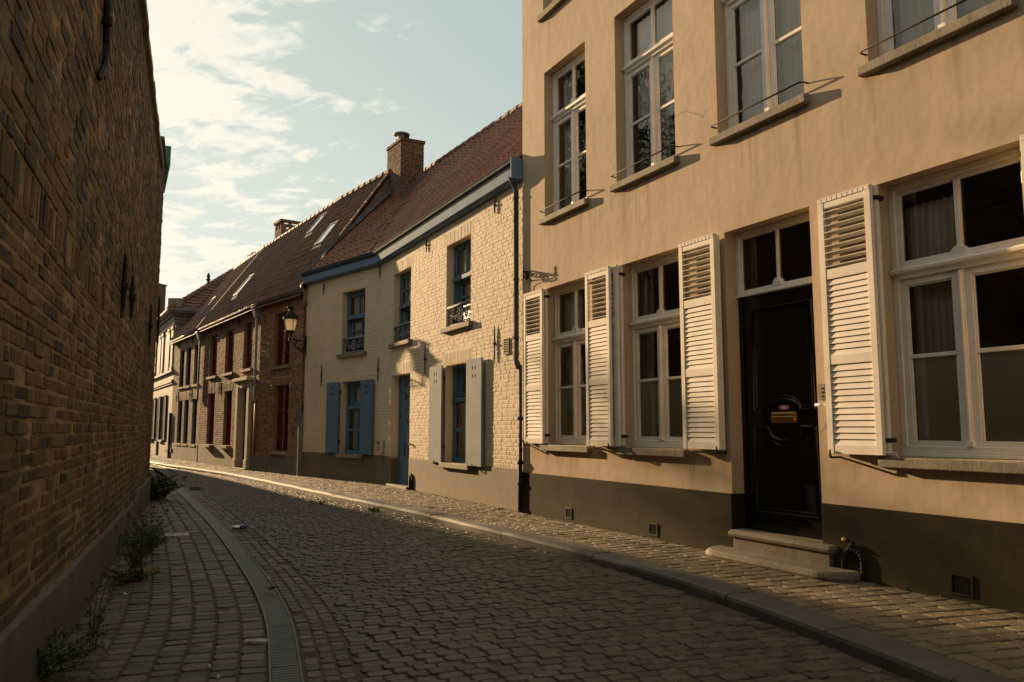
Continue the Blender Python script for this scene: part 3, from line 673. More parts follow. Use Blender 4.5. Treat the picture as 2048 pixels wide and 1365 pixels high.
def cream_window(fr, h, kind):
    a, b, c, d = h; V = -.14; um = (a + b) / 2; mb = MB()
    glass = []
    mb.ring(fr, a + .002, b - .002, c, d - .002, .055, V - .08, V)
    if kind == 'up':
        zt = c + (d - c) * .58
        mb.box(fr, a + .055, b - .055, V - .08, V + .035, zt - .035, zt + .04)
        mb.ring(fr, a + .055, b - .055, zt + .04, d - .057, .05, V - .07, V - .02)
        mb.box(fr, um - .025, um + .025, V - .065, V - .012, zt + .09, d - .107)
        mb.ring(fr, a + .10, b - .06, c + .30, zt - .035, .055, V - .14, V - .09)
        mb.box(fr, um - .0, um + .06, V - .14, V - .085, c + .35, zt - .09)
        mb.box(fr, a + .1, b - .06, V - .14, V - .085, c + .55, c + .60)
        mb.box(fr, a + .055, b - .055, V - .10, V - .05, c + .055, c + .30)
        glass = [(a + .09, b - .09, zt + .08, d - .09, V - .05), (a + .13, b - .1, c + .33, zt - .06, V - .12)]
    elif kind == 'grid':
        zt = c + (d - c) * .52
        mb.box(fr, a + .055, b - .055, V - .08, V + .035, zt - .035, zt + .04)
        mb.ring(fr, a + .055, b - .055, zt + .04, d - .057, .05, V - .07, V - .02)
        for k in (1, 2): u = a + (b - a) * k / 3; mb.box(fr, u - .018, u + .018, V - .06, V - .015, zt + .09, d - .107)
        z = (zt + d) / 2; mb.box(fr, a + .1, b - .1, V - .055, V - .02, z - .018, z + .018)
        mb.ring(fr, a + .20, b - .06, c + .30, zt - .035, .055, V - .14, V - .09)
        mb.box(fr, a + .055, a + .20, V - .12, V - .06, c + .055, zt - .035)
        mb.box(fr, a + .20, b - .055, V - .10, V - .05, c + .055, c + .30)
        glass = [(a + .09, b - .09, zt + .08, d - .09, V - .05), (a + .24, b - .1, c + .33, zt - .06, V - .12)]
    else:
        zt = c + (d - c) * .64; zb = c + (d - c) * .33
        mb.box(fr, a + .055, b - .055, V - .08, V + .03, zt - .035, zt + .04)
        mb.ring(fr, a + .17, b - .10, zt + .07, d - .10, .055, V - .15, V - .10); mb.box(fr, a + .055, a + .17, V - .13, V - .08, zt + .04, d - .055); mb.box(fr, b - .10, b - .055, V - .13, V - .08, zt + .04, d - .055)
        mb.box(fr, a + .17, b - .10, V - .13, V - .08, d - .10, d - .055)
        mb.box(fr, um - .03, um + .03, V - .08, V - .005, c + .055, zt - .035)
        mb.box(fr, a + .055, um - .03, V - .07, V - .015, zb - .03, zb + .03); mb.box(fr, um + .03, b - .055, V - .07, V - .015, zb - .03, zb + .03)
        mb.ring(fr, a + .055, um - .03, c + .055, zt - .035, .03, V - .07, V - .02); mb.ring(fr, um + .03, b - .055, c + .055, zt - .035, .03, V - .07, V - .02)
        glass = [(a + .19, b - .13, zt + .1, d - .13, V - .12), (a + .08, b - .08, c + .07, zt - .05, V - .05)]
    w = mb.build('window', 'blue', cream, bevel=.004)
    mb = MB()
    for (u0, u1, z0, z1, v) in glass: mb.quad(fr.P(u0, v, z0), fr.P(u1, v, z0), fr.P(u1, v, z1), fr.P(u0, v, z1))
    mb.build('pane', 'oldglass', w)
    mb = MB()
    curtain(mb, fr, a + .06, um - .05, c + .1, d - .05, V - .165, 5, .018); curtain(mb, fr, um + .06, b - .06, c + .1, d - .05, V - .17, 5, .018)
    mb.build('curtain', 'curtain', w, smooth=True)
    mb = MB(); mb.box(fr, a - .11, b + .11, -.1, .085, c - .09, c - .003, .5); mb.build('sill', 'stone', w, bevel=.008)
    if kind in ('up', 'grid'):
        mb = MB(); vb = -.035
        mb.box(fr, a + .004, b - .004, vb - .03, vb + .03, c + .36, c + .395); mb.box(fr, a + .004, b - .004, vb - .01, vb + .012, c + .03, c + .045)
        for u in (a + .02, b - .02): mb.box(fr, u - .008, u + .008, vb - .008, vb + .008, c + .0, c + .36)
        hw = (b - a) / 2
        for s in (-1, 1):
            cv = [spiral((um + s * .10, c + .25), .075, 1.3, pi / 2, s), spiral((um + s * .20, c + .15), .06, 1.2, 0 if s < 0 else pi, -s), spiral((um + s * .30, c + .28), .065, 1.3, -pi / 2, -s),
                  spiral((um + s * .40, c + .16), .06, 1.2, pi / 2, s), spiral((um + s * (hw - .09), c + .28), .055, 1.2, pi, -s), spiral((um + s * .06, c + .12), .05, 1.1, pi / 2, -s),
                  [(um + s * (hw - .02), c + .2), (um + s * .42, c + .24), (um + s * .3, c + .18), (um + s * .15, c + .2), (um, c + .08)]]
            for pth in cv: mb.tube([fr.P(u, vb, z) for u, z in pth], .0075, 5)
        mb.lathe(fr.P(um, vb, c + .2), [(.003, -.14), (.018, -.11), (.006, -.08), (.02, -.02), (.02, .02), (.007, .06), (.018, .1), (.004, .15)], 8)
        mb.build('window_guard', 'greyblue', w, smooth=True)
        mb = MB(); mb.quad(fr.P(a + .03, V + .02, c + .01), fr.P(b - .03, V + .02, c + .01), fr.P(b - .03, V + .02, c + .36), fr.P(a + .03, V + .02, c + .36)); mb.build('guard_panel', 'darkblue', w)
    return w
cream_window(C1, H1[0], 'up'); cream_window(C1, H1[1], 'grid'); cream_window(C1, H1[2], 'low')
cream_window(C2, H2[0], 'up'); cream_window(C2, H2[1], 'low')

def board_shutter(fr, U0, U1, z0, z1, mat, v=.075):
    mb = MB(); t = .035
    # plain board with four small square holes near the top
    hs = []
    cu = (U0 + U1) / 2
    for du in (-.065, .045):
        for dz in (.12, .26): hs.append((cu + du, cu + du + .035, z1 - dz - .06, z1 - dz))
    us = sorted({U0, U1, *[x for h in hs for x in h[:2]]}); zs = sorted({z0, z1, *[x for h in hs for x in h[2:]]})
    for s, e in zip(us, us[1:]):
        for c, d in zip(zs, zs[1:]):
            if any(h[0] < (s + e) / 2 < h[1] and h[2] < (c + d) / 2 < h[3] for h in hs):
                mb.quad(fr.P(s, v - t + .003, c), fr.P(e, v - t + .003, c), fr.P(e, v - t + .003, d), fr.P(s, v - t + .003, d), .5, 1); continue
            mb.quad(fr.P(s, v, c), fr.P(e, v, c), fr.P(e, v, d), fr.P(s, v, d), .5)
    for h in hs:
        a, b, c, d = h; q = fr.P
        mb.quad(q(a, v, c), q(a, v, d), q(a, v - t, d), q(a, v - t, c), .5, 1); mb.quad(q(b, v, c), q(b, v - t, c), q(b, v - t, d), q(b, v, d), .5, 1)
        mb.quad(q(a, v, d), q(b, v, d), q(b, v - t, d), q(a, v - t, d), .5, 1); mb.quad(q(a, v, c), q(a, v - t, c), q(b, v - t, c), q(b, v, c), .5, 1)
    q = fr.P
    mb.quad(q(U0, v - t, z0), q(U0, v, z0), q(U0, v, z1), q(U0, v - t, z1), .5); mb.quad(q(U1, v, z0), q(U1, v - t, z0), q(U1, v - t, z1), q(U1, v, z1), .5)
    mb.quad(q(U0, v, z1), q(U1, v, z1), q(U1, v - t, z1), q(U0, v - t, z1), .5); mb.quad(q(U0, v - t, z0), q(U1, v - t, z0), q(U1, v, z0), q(U0, v, z0), .5)
    mb.quad(q(U1, v - t, z0), q(U0, v - t, z0), q(U0, v - t, z1), q(U1, v - t, z1), .5)
    for z in (z0 + .22, z1 - .3): mb.box(fr, U0 + .03, U1 - .03, .012, v - t + .001, z, z + .09)
    o = mb.build('shutter', [mat, 'darkblue'], cream)
    mb = MB(); mb.tube([fr.P(cu, 0, z0 - .03), fr.P(cu, v + .02, z0 - .03), fr.P(cu, v + .02, z0 + .03)], .010, 6); mb.build('shutter_dog', 'iron', o)
    e = U0 if (cu > 4.6 or (fr is C2 and cu > C2L - 1.1)) else U1
    for z in (z0 + .26, z1 - .26):
        mb = MB(); mb.box(fr, e - .02, e + .02, .0, v - t, z, z + .05); mb.build('hinge', 'iron', o)
    return o
board_shutter(C1, 3.50, 4.12, .73, 2.52, 'greyblue'); board_shutter(C1, 5.26, 5.88, .73, 2.52, 'greyblue')
board_shutter(C2, C2L - 2.20, C2L - 1.63, .75, 2.49, 'blue'); board_shutter(C2, C2L - .63, C2L - .12, .75, 2.49, 'blue')

# blue plank door
mb = MB(); V = -.17; a, b = HD[0], HD[1]
mb.ring(C1, a + .002, b - .002, .17, 2.498, .06, V - .06, V + .02, wb=.02)
mb.box(C1, a + .06, b - .06, V - .05, V, .19, 2.438); n = 6
for i in range(1, n): u = a + .06 + (b - a - .12) * i / n; mb.box(C1, u - .004, u + .004, V - .01, V + .004, .2, 2.12)
mb.box(C1, a + .06, b - .06, V - .01, V + .012, 2.12, 2.15)
um = (a + b) / 2
mb.box(C1, um - .04, um + .06, V, V + .022, .2, 2.43)
dr = mb.build('door', 'blue', cream, bevel=.004)
for (du, z) in ((-.16, 2.24), (-.02, 2.24), (.14, 2.24), (.28, 2.24), (-.16, 1.98), (-.02, 1.98), (.14, 1.98), (.28, 1.98), (-.02, 1.72), (.14, 1.72), (.14, 1.46), (-.02, 1.46)):
    mb = MB(); mb.box(C1, um + du, um + du + .07, V - .01, V + .0235, z, z + .10); mb.build('peephole_pane', 'darkblue', dr)
mb = MB(); mb.tube([C1.P(um - .05, V + .05, .75), C1.P(um - .05, V + .05, 1.0)], .011, 8); mb.box(C1, um + .07, um + .10, V, V + .02, .72, .98); mb.lathe(C1.P(um - .05, V + .05, 1.02), [(.004, -.03), (.022, 0), (.004, .03)], 8)
mb.build('handle', 'iron', dr)
mb = MB(); mb.box(C1, a - .03, b + .12, -.15, .10, .10, .168); mb.build('threshold', 'step', cream, bevel=.01)
mb = MB(); mb.lathe(C1.P(2.35, .03, 1.03), [(.004, -.03), (.03, -.01), (.03, .01), (.004, .03)], 10); mb.build('doorbell', 'steel', cream)
# letter box
mb = MB(); mb.box(C1, .30, .56, .01, .10, .79, 1.08); mb.box(C1, .29, .57, .01, .115, 1.06, 1.095)
lb = mb.build('letterbox', 'steel', cream, bevel=.006)
mb = MB(); mb.box(C1, .33, .53, .10, .103, 1.015, 1.045); mb.box(C1, .49, .51, .10, .103, .9, .96); mb.build('slot', 'iron', lb)
# wall anchors
def anchor(fr, U, z0, z1, root, mat, v=.02, wig=.0):
    mb = MB(); n = 8; pts = []
    for i in range(n + 1):
        t = i / n; pts.append(fr.P(U + wig * sin(t * pi * 2), v + .006 + .012 * (1 - abs(2 * t - 1)) * 0, z0 + (z1 - z0) * t))
    rr = [.006, .012, .014, .013, .016, .013, .014, .012, .005]
    mb.tube(pts, rr, 6); zm = (z0 + z1) / 2; mb.lathe(fr.P(U, v + .006, zm), [(.004, -.03), (.024, -.015), (.026, .015), (.004, .03)], 8)
    return mb.build('wall_anchor', mat, root)
for U in (.06, 3.12, 6.28): anchor(C1, U, 4.85, 5.15, cream, 'slate'); anchor(C1, U, 2.41, 3.0, cream, 'slate')
anchor(C2, C2L - 2.58, 4.80, 5.13, cream, 'slate'); anchor(C2, C2L - 2.58, 2.41, 2.98, cream, 'slate')
mb = MB()
for i in range(6): mb.box(C1, 6.62, 6.76, .0, .022, 2.52 + i * .036, 2.54 + i * .036)
mb.ring(C1, 6.60, 6.78, 2.50, 2.755, .015, .0, .024); mb.build('vent_grille', 'stone', cream)
# gutter: moulded fascia + half-round lip
def gutter_run(mb, pts, mat=0):
    """pts: plan (x,y) of wall line; profile offsets outwards (left normal handled by caller via list of dirs)"""
    prof = [(-.05, 5.17), (.10, 5.17), (.11, 5.19), (.15, 5.20), (.155, 5.375), (.05, 5.38), (-.05, 5.38)]
    K = len(prof); vs = []
    for (frr, U) in pts:
        for (v, z) in prof: vs.append(frr(v, z))
    fs = []
    for i in range(len(pts) - 1):
        for k in range(K - 1): fs.append((i * K + k, i * K + k + 1, (i + 1) * K + k + 1, (i + 1) * K + k))
    fs += [tuple(range(K)), tuple(range((len(pts) - 1) * K, len(pts) * K))]
    mb.add(vs, fs, .5, mat)
def miter(v, z):
    n = (Vector(C1.n) + Vector(C2.n)).normalized(); k = 1 / n.dot(Vector(C1.n)); q = Vector(BEND) + n * v * k; return (q.x, q.y, z)
for nm, mt, lo, hi in (('gutter', 'fascia', 0, 1),):
    mb = MB(); gutter_run(mb, [(lambda v, z: C1.P(7.24, v, z), 0), (miter, 0), (lambda v, z: C2.P(0.02, v, z), 0)])
    g = mb.build('gutter', 'fascia', cream)
    mb = MB()
    for (pa, pb, ma, mb_, ca_, cb_) in ((C1.P(7.24, .16, 5.38), C1.P(7.24, .205, 5.42), miter(.16, 5.38), miter(.205, 5.42), C2.P(0, .16, 5.38), C2.P(0, .205, 5.42)), (C1.P(7.24, .205, 5.42), C1.P(7.24, .21, 5.475), miter(.205, 5.42), miter(.21, 5.475), C2.P(0, .205, 5.42), C2.P(0, .21, 5.475))):
        mb.quad(pa, ma, mb_, pb); mb.quad(ma, ca_, cb_, mb_)
    for (v, z, r) in ((.21, 5.478, .011), (.158, 5.375, .010)):
        mb.tube([C1.P(7.24, v, z), miter(v, z), C2.P(.0, v, z)], r, 8)
    mb2 = MB(); mb2.box(C1, 7.235, 7.26, -.05, .222, 5.16, 5.49); mb2.build('gutter_end', 'fascia', g)
    mb.build('gutter_rim', 'slate', g)
mb = MB()
U = 7.12
mb.tube([C1.P(U, .16, 5.22), C1.P(U, .12, 5.12), C1.P(U, .065, 5.02), C1.P(U, .065, 2.4), C1.P(U + .02, .07, 2.36), C1.P(U + .10, .075, 2.26)], [.05, .045, .04, .04, .04, .045], 10)
for z in (4.9, 3.62, 2.72): mb.tube([C1.P(U, .065, z - .02), C1.P(U, .065, z + .02)], .047, 10)
mb.build('drainpipe', 'slate', cream, smooth=True)
mb = MB(); U = 7.225
mb.tube([C1.P(U, .05, 2.3), C1.P(U, .05, .13)], .026, 8); mb.tube([C1.P(U, .055, .9), C1.P(U, .055, .13)], .034, 8)
for z in (.2, .55, .85, 1.5): mb.tube([C1.P(U, .055, z - .025), C1.P(U, .055, z + .025)], .045, 8)
mb.build('drainpipe', 'iron', cream, smooth=True)
# boot scraper by the blue door
mb = MB(); cu = 2.42; v = .03
pth = [(cu - .07, .13), (cu - .07, .32)] + [(cu - .07 * cos(pi * i / 8), .34 + .07 * sin(pi * i / 8)) for i in range(9)] + [(cu + .07, .32), (cu + .07, .13)]
mb.tube([C1.P(u, v, z) for u, z in pth], .02, 6); mb.poly([C1.P(u, .014, z) for u, z in pth]); mb.lathe(C1.P(cu, v, .42), [(.004, -.03), (.026, 0), (.004, .035)], 8)
mb.build('boot_scraper', 'iron', cream)
# roof
RA, RB, RC = (2.76, 13.04, 8.7), (-2.58, 22.0, 8.7), (-3.40, 21.72, 8.05)
e_r, e_b, e_l = C1.P(7.22, .13, 5.40), miter(.13, 5.40), C2.P(.05, .13, 5.40)
mb = MB()
pantiles(mb, e_r, e_b, RA, RB); pantiles(mb, e_b, e_l, RB, RC)
ridge_tiles(mb, RA, RB, .38, .11)
dn = lambda p, k=.14: (p[0], p[1], p[2] - k)
mb.poly([dn(e_r, .06), dn(e_b, .06), dn(RB, .35), dn(RA, .35)]); mb.poly([dn(e_b), dn(e_l), dn(RC), dn(RB)])
# rear slope, so the house is closed
def rear(p, k=4.0): return (p[0] + k * .86, p[1] + k * .51, p[2] - k * 1.1)
mb.poly([RA, RB, rear(RB), rear(RA)]); mb.poly([RB, RC, rear(RC), rear(RB)])
roofo = mb.build('roof', 'tile', cream)
# stepped lead flashing against the party gable
mb = MB()
g0, g1 = Vector(C2.P(-.02, .1, 5.55)), Vector((-3.36, 21.60, 8.12))
for i in range(16):
    p, q = g0.lerp(g1, i / 16), g0.lerp(g1, (i + 1.06) / 16); h = .07 + .05 * (i % 2)
    o_ = Vector((.0, -.03, 0))
    mb.quad(tuple(p + o_), tuple(q + o_), tuple(q + o_ + Vector((0, 0, h))), tuple(p + o_ + Vector((0, 0, h))))
    mb.quad(tuple(p + o_), tuple(p + o_ + Vector((.12, -.07, .03))), tuple(q + o_ + Vector((.12, -.07, .03))), tuple(q + o_))
mb.build('flashing', 'lead', roofo)
# chimney on the party wall
CH = Fr((-3.07, 20.9), -154.5 + 180 - 0)   # placeholder, replaced below
fc, rt, lf = Vector((-3.07, 20.90)), Vector((-2.47, 21.20)), Vector((-3.58, 21.75))
hx = _m.degrees(_m.atan2((rt - fc).x, -(rt - fc).y))
CHf = Fr(tuple(fc), hx)
w = (rt - fc).length; dp = (lf - fc).length
class FrS:   # side frame along the left face (U from far to near)
    def __init__(s, a, b, hint):
        s.o = a; d = (Vector(b) - Vector(a)).normalized(); s.r = (d.x, d.y); n = Vector((-d.y, d.x))
        if n.dot(Vector(hint)) < 0: n = -n
        s.n = (n.x, n.y)
    P = Fr.P
inn = (lf - fc).normalized()
bk = rt + inn * dp
def brick_stack(name, fc, rt, lf, z0, z1, root, mat, cap=True, course=.062):
    bk = rt + (lf - fc); c = (fc + bk) / 2
    mb = MB()
    for (p, q) in ((fc, rt), (lf, fc), (rt, bk), (bk, lf)):
        m_ = (p + q) / 2 - c; f = FrS(tuple(p), tuple(q), tuple(m_)); L = (q - p).length
        bricks(mb, f, 0, L, z0, z1, course=course, blen=.2, joint=.012, pr=.004, jit=.002)
        wall_cells(mb, f, 0, L, z0, z1, [], v=-.004, mat=1)
        if cap: mb.box(f, -.03, L + .03, -.10, .03, z1 - .06, z1 + .02)
    mb.poly([(*fc, z1), (*rt, z1), (*bk, z1), (*lf, z1)], .5, 1)
    return mb.build(name, mat, root)
ch = brick_stack('chimney', fc, rt, lf, 6.9, 9.34, cream, ['redbrick', 'mortar'])
mb = MB(); c = fc.lerp(lf, .45) + (rt - fc) * .3
mb.lathe((c.x, c.y, 9.34), [(.10, 0), (.10, .04), (.19, .05), (.20, .08), (.12, .09), (.12, .24), (.23, .26), (.23, .29), (.05, .33)], 16); mb.build('cowl', 'zinc', ch, smooth=False)
c = fc.lerp(rt, .45) + (lf - fc) * .3
mb = MB(); mb.lathe((c.x, c.y, 9.34), [(.12, 0), (.11, .1), (.06, .12), (.05, .24), (.01, .25)], 10); mb.build('chimney_pot', 'iron', ch)
mb = MB()
for i in range(6):
    t = i / 6; p = fc.lerp(rt, t); q = fc.lerp(rt, (i + 1.05) / 6); o_ = (rt - fc).normalized(); nn = Vector((o_.y, -o_.x)) * .02
    z = 7.42 + .95 * t
    mb.quad((p.x + nn.x, p.y + nn.y, z - .2), (q.x + nn.x, q.y + nn.y, z - .05), (q.x + nn.x, q.y + nn.y, z + .24), (p.x + nn.x, p.y + nn.y, z + .24))
mb.build('flashing', 'lead', ch)

# ================================================================== BROWN BRICK HOUSE
bh = thing('brown_brick_house', (FB[0], FB[1], PV), 'brown brick house with dark red windows, stone door surround and pantiled roof', 'house')
hB1 = [(R1L - 2.07, R1L - 1.0, 3.10, 4.62), (R1L - 1.92, R1L - .95, .72, 2.55)]
hB2 = [(10.35, 11.28, 3.18, 4.62), (8.20, 9.23, 3.18, 4.62), (6.10, 7.12, 3.18, 4.62), (8.30, 9.25, .80, 2.57), (6.10, 7.08, .80, 2.57)]
bd = (10.22, 11.22, .12, 2.72)
mb = MB()
so1 = [(h[0] - .12, h[1] + .12, h[3], h[3] + .22) for h in hB1]; so2 = [(h[0] - .12, h[1] + .12, h[3], h[3] + .22) for h in hB2]
bricks(mb, R1, 0, R1L, .56, 5.0, hB1, course=.064, blen=.2, pr=.005, jit=.003, soldiers=so1)
bricks(mb, S_, 4.92, 12.1, .56, 5.0, hB2 + [bd], course=.064, blen=.2, pr=.005, jit=.003, soldiers=so2)
wall_cells(mb, R1, 0, R1L, .5, 5.05, hB1, v=-.003, mat=1, rmat=0); wall_cells(mb, S_, 4.92, 12.1, .5, 5.05, hB2 + [bd], v=-.003, mat=1, rmat=0)
mb.build('wall', ['brick', 'brickmortar'], bh)
mb = MB(); mb.box(R1, 0, R1L, -.2, .012, .02, .562, .5, 0); mb.box(S_, 11.5, 12.1, -.2, .0125, .02, .562, .5, 0)
mb.box(S_, 4.92, 9.98, -.2, .02, .02, .782, .5, 1)
mb.build('plinth', ['blueplinth', 'stoneplinth'], bh)
mb = MB(); room(mb, R1, 0, R1L, .1, 2.8, v1=-2); room(mb, R1, 0, R1L, 2.85, 5, v1=-2); room(mb, S_, 4.95, 12.0, .1, 2.8, v1=-2.5); room(mb, S_, 4.95, 12.0, 2.85, 5, v1=-2.5); mb.build('interior', 'room', bh)
def grid_window(fr, root, h, mat, nx, rows, trans=None, V=-.10, fw=.06, curt=True, sillm='stone', sv=.07):
    a, b, c, d = h; mb = MB(); um = (a + b) / 2
    mb.ring(fr, a + .002, b - .002, c + .0, d - .002, fw, V - .07, V)
    if nx == 2: mb.box(fr, um - .035, um + .035, V - .06, V - .004, c + fw, d - fw)
    zs = [c + (d - c) * r for r in rows]
    for z in zs:
        k = .03 if trans is not None and abs(z - (c + (d - c) * trans)) < .01 else .012
        mb.box(fr, a + fw, b - fw, V - .055, V - (.0 if k > .02 else .02), z - k, z + k)
    for q in ((a + um) / 2, (um + b) / 2): mb.box(fr, q - .01, q + .01, V - .05, V - .025, c + fw, d - fw)
    w = mb.build('window', mat, root)
    mb = MB(); mb.quad(fr.P(a + .03, V - .045, c + .03), fr.P(b - .03, V - .045, c + .03), fr.P(b - .03, V - .045, d - .03), fr.P(a + .03, V - .045, d - .03)); mb.build('pane', 'oldglass', w)
    if curt:
        mb = MB(); curtain(mb, fr, a + .05, a + .3 * (b - a), c + .05, d - .05, V - .16, 3, .03); curtain(mb, fr, b - .25 * (b - a), b - .05, c + .05, d - .05, V - .16, 3, .03); mb.build('curtain', 'curtain', w, smooth=True)
    mb = MB(); mb.box(fr, a - .12, b + .10, -.1, sv, c - .085, c - .003, .5); mb.build('sill', sillm, w)
    return w
grid_window(R1, bh, hB1[0], 'red', 2, (.25, .5, .75)); grid_window(R1, bh, hB1[1], 'red', 2, (.2, .4, .6, .8), .6)
for h in hB2[:3]: grid_window(S_, bh, h, 'red', 2, (.25, .5, .75))
for h in hB2[3:]: grid_window(S_, bh, h, 'red', 2, (.2, .4, .6, .8), .6, sv=.16)
# stone door surround and door
mb = MB()
mb.box(S_, 10.0, 10.24, -.12, .10, .12, 2.62); mb.box(S_, 11.20, 11.44, -.12, .10, .12, 2.62); mb.box(S_, 9.98, 10.26, -.1, .125, .12, .42); mb.box(S_, 11.18, 11.46, -.1, .125, .12, .42)
mb.box(S_, 10.0, 11.44, -.12, .10, 2.621, 2.80); mb.box(S_, 9.93, 11.51, -.1, .20, 2.80, 2.90); mb.box(S_, 10.60, 10.84, -.1, .14, 2.58, 2.799); mb.box(S_, 9.97, 11.47, -.1, .16, 2.76, 2.799)
ds = mb.build('door_surround', 'limestone', bh, bevel=.01)
mb = MB(); mb.box(S_, 10.24, 11.20, -.2, -.14, .14, 2.6); 
for (z0, z1) in ((.3, 1.0), (1.1, 1.9)):
    for (u0, u1) in ((10.34, 10.68), (10.76, 11.10)): mb.ring(S_, u0, u1, z0, z1, .03, -.15, -.125)
mb.box(S_, 10.24, 11.2, -.16, -.115, 2.0, 2.07); mb.build('door', 'black', bh)
mb = MB(); mb.box(S_, 9.98, 11.46, -.2, .16, .10, .16); mb.build('threshold', 'stone', bh, bevel=.01)
# iron corbel stones by the lower window, anchors
for U in (hB1[1][0] - .2, hB1[1][1] + .12):
    mb = MB(); mb.box(R1, U - .07, U + .07, -.02, .02, 2.42, 2.58); mb.build('stone_block', 'stone', bh, bevel=.01)
for U in (9.75, 7.65): anchor(S_, U, 2.5, 2.95, bh, 'iron'); anchor(S_, U, 4.6, 4.95, bh, 'iron')
# gutter + pipes
def simple_gutter(root, pts, mat='zinc', r=.06):
    mb = MB(); mb.tube(pts, r, 8); 
    for i in range(len(pts) - 1):
        a, b = Vector(pts[i]), Vector(pts[i + 1]); n = int((b - a).length / .8)
        for k in range(n): p = a.lerp(b, (k + .5) / n); mb.tube([tuple(p + Vector((0, 0, -.062))), tuple(p + Vector((.06, .05, -.09)))], .012, 5)
    return mb.build('gutter', mat, root, smooth=True)
nB = (Vector(R1.n) + Vector(S_.n)).normalized(); FBv = lambda v, z: (FB[0] + nB.x * v, FB[1] + nB.y * v, z)
simple_gutter(bh, [R1.P(R1L + .02, .15, 5.03), FBv(.15, 5.03), S_.P(4.9, .15, 5.03)])
def downpipe(fr, U, z0, z1, root, mat='zinc', hop=True, r=.04):
    mb = MB(); mb.tube([fr.P(U, .13, z1), fr.P(U, .09, z1 - .1), fr.P(U, .08, z1 - .2), fr.P(U, .08, z0 + .08), fr.P(U + .05, .09, z0)], r, 8)
    if hop:
        P = fr.P; t, k = z1 - .02, z1 - .30
        mb.hexa([P(U - .07, .02, k), P(U + .07, .02, k), P(U + .07, .15, k), P(U - .07, .15, k), P(U - .15, .0, t), P(U + .15, .0, t), P(U + .15, .22, t), P(U - .15, .22, t)])
        mb.box(fr, U - .165, U + .165, .0, .235, t, t + .035)
    for z in (z0 + .6, (z0 + z1) / 2): mb.tube([fr.P(U, .08, z - .02), fr.P(U, .08, z + .02)], r * 1.18, 8)
    return mb.build('drainpipe', mat, root)
downpipe(S_, 11.93, 2.12, 4.95, bh, 'greyblue')
mb = MB(); mb.tube([S_.P(11.98, .05, 2.2), S_.P(11.98, .05, .6)], .03, 8); mb.build('lower_drainpipe', 'copper', bh, smooth=True)
mb = MB(); mb.tube([R1.P(R1L - .10, .05, .13), R1.P(R1L - .10, .05, 1.7)], .05, 8); mb.tube([R1.P(R1L - .02, .03, .13), R1.P(R1L - .02, .03, 1.6)], .03, 8); mb.box(R1, R1L - .16, R1L - .03, .0, .1, 1.55, 1.82)
mb.build('cable_duct', 'zinc', bh)
mb = MB()
pts = [R1.P(R1L - .05 + .03 * sin(i * 1.7), .03, 4.98 - i * .16) for i in range(21)]
mb.tube(pts, .012, 5)
mb.tube([R1.P(R1L - .05 - .1 * sin(i * .8), .05, 4.95 - .05 * i) for i in range(9)], .012, 5)
mb.build('cable', 'iron', bh)
# roof: two near slopes, the small house continues it
RR0, RR1, RR2, RR3 = (-3.43, 21.67, 8.65), (-5.55, 24.55, 8.65), (-9.95, 31.05, 8.65), (-12.69, 35.39, 8.65)
e0, e1, e2, e3 = R1.P(R1L + .0, .2, 5.02), FBv(.2, 5.02), S_.P(4.9, .2, 5.02), S_.P(-.05, .2, 5.02)
mb = MB()
pantiles(mb, e0, e1, RR0, RR1, .20, .28); pantiles(mb, e1, e2, RR1, RR2, .20, .28)
ridge_tiles(mb, RR0, RR1, .42, .12); ridge_tiles(mb, RR1, RR2, .42, .10)
mb.poly([dn(e0), dn(e1), dn(RR1), dn(RR0)]); mb.poly([dn(e1), dn(e2), dn(RR2), dn(RR1)])
mb.poly([RR0, RR1, rear(RR1), rear(RR0)]); mb.poly([RR1, RR2, rear(RR2), rear(RR1)])
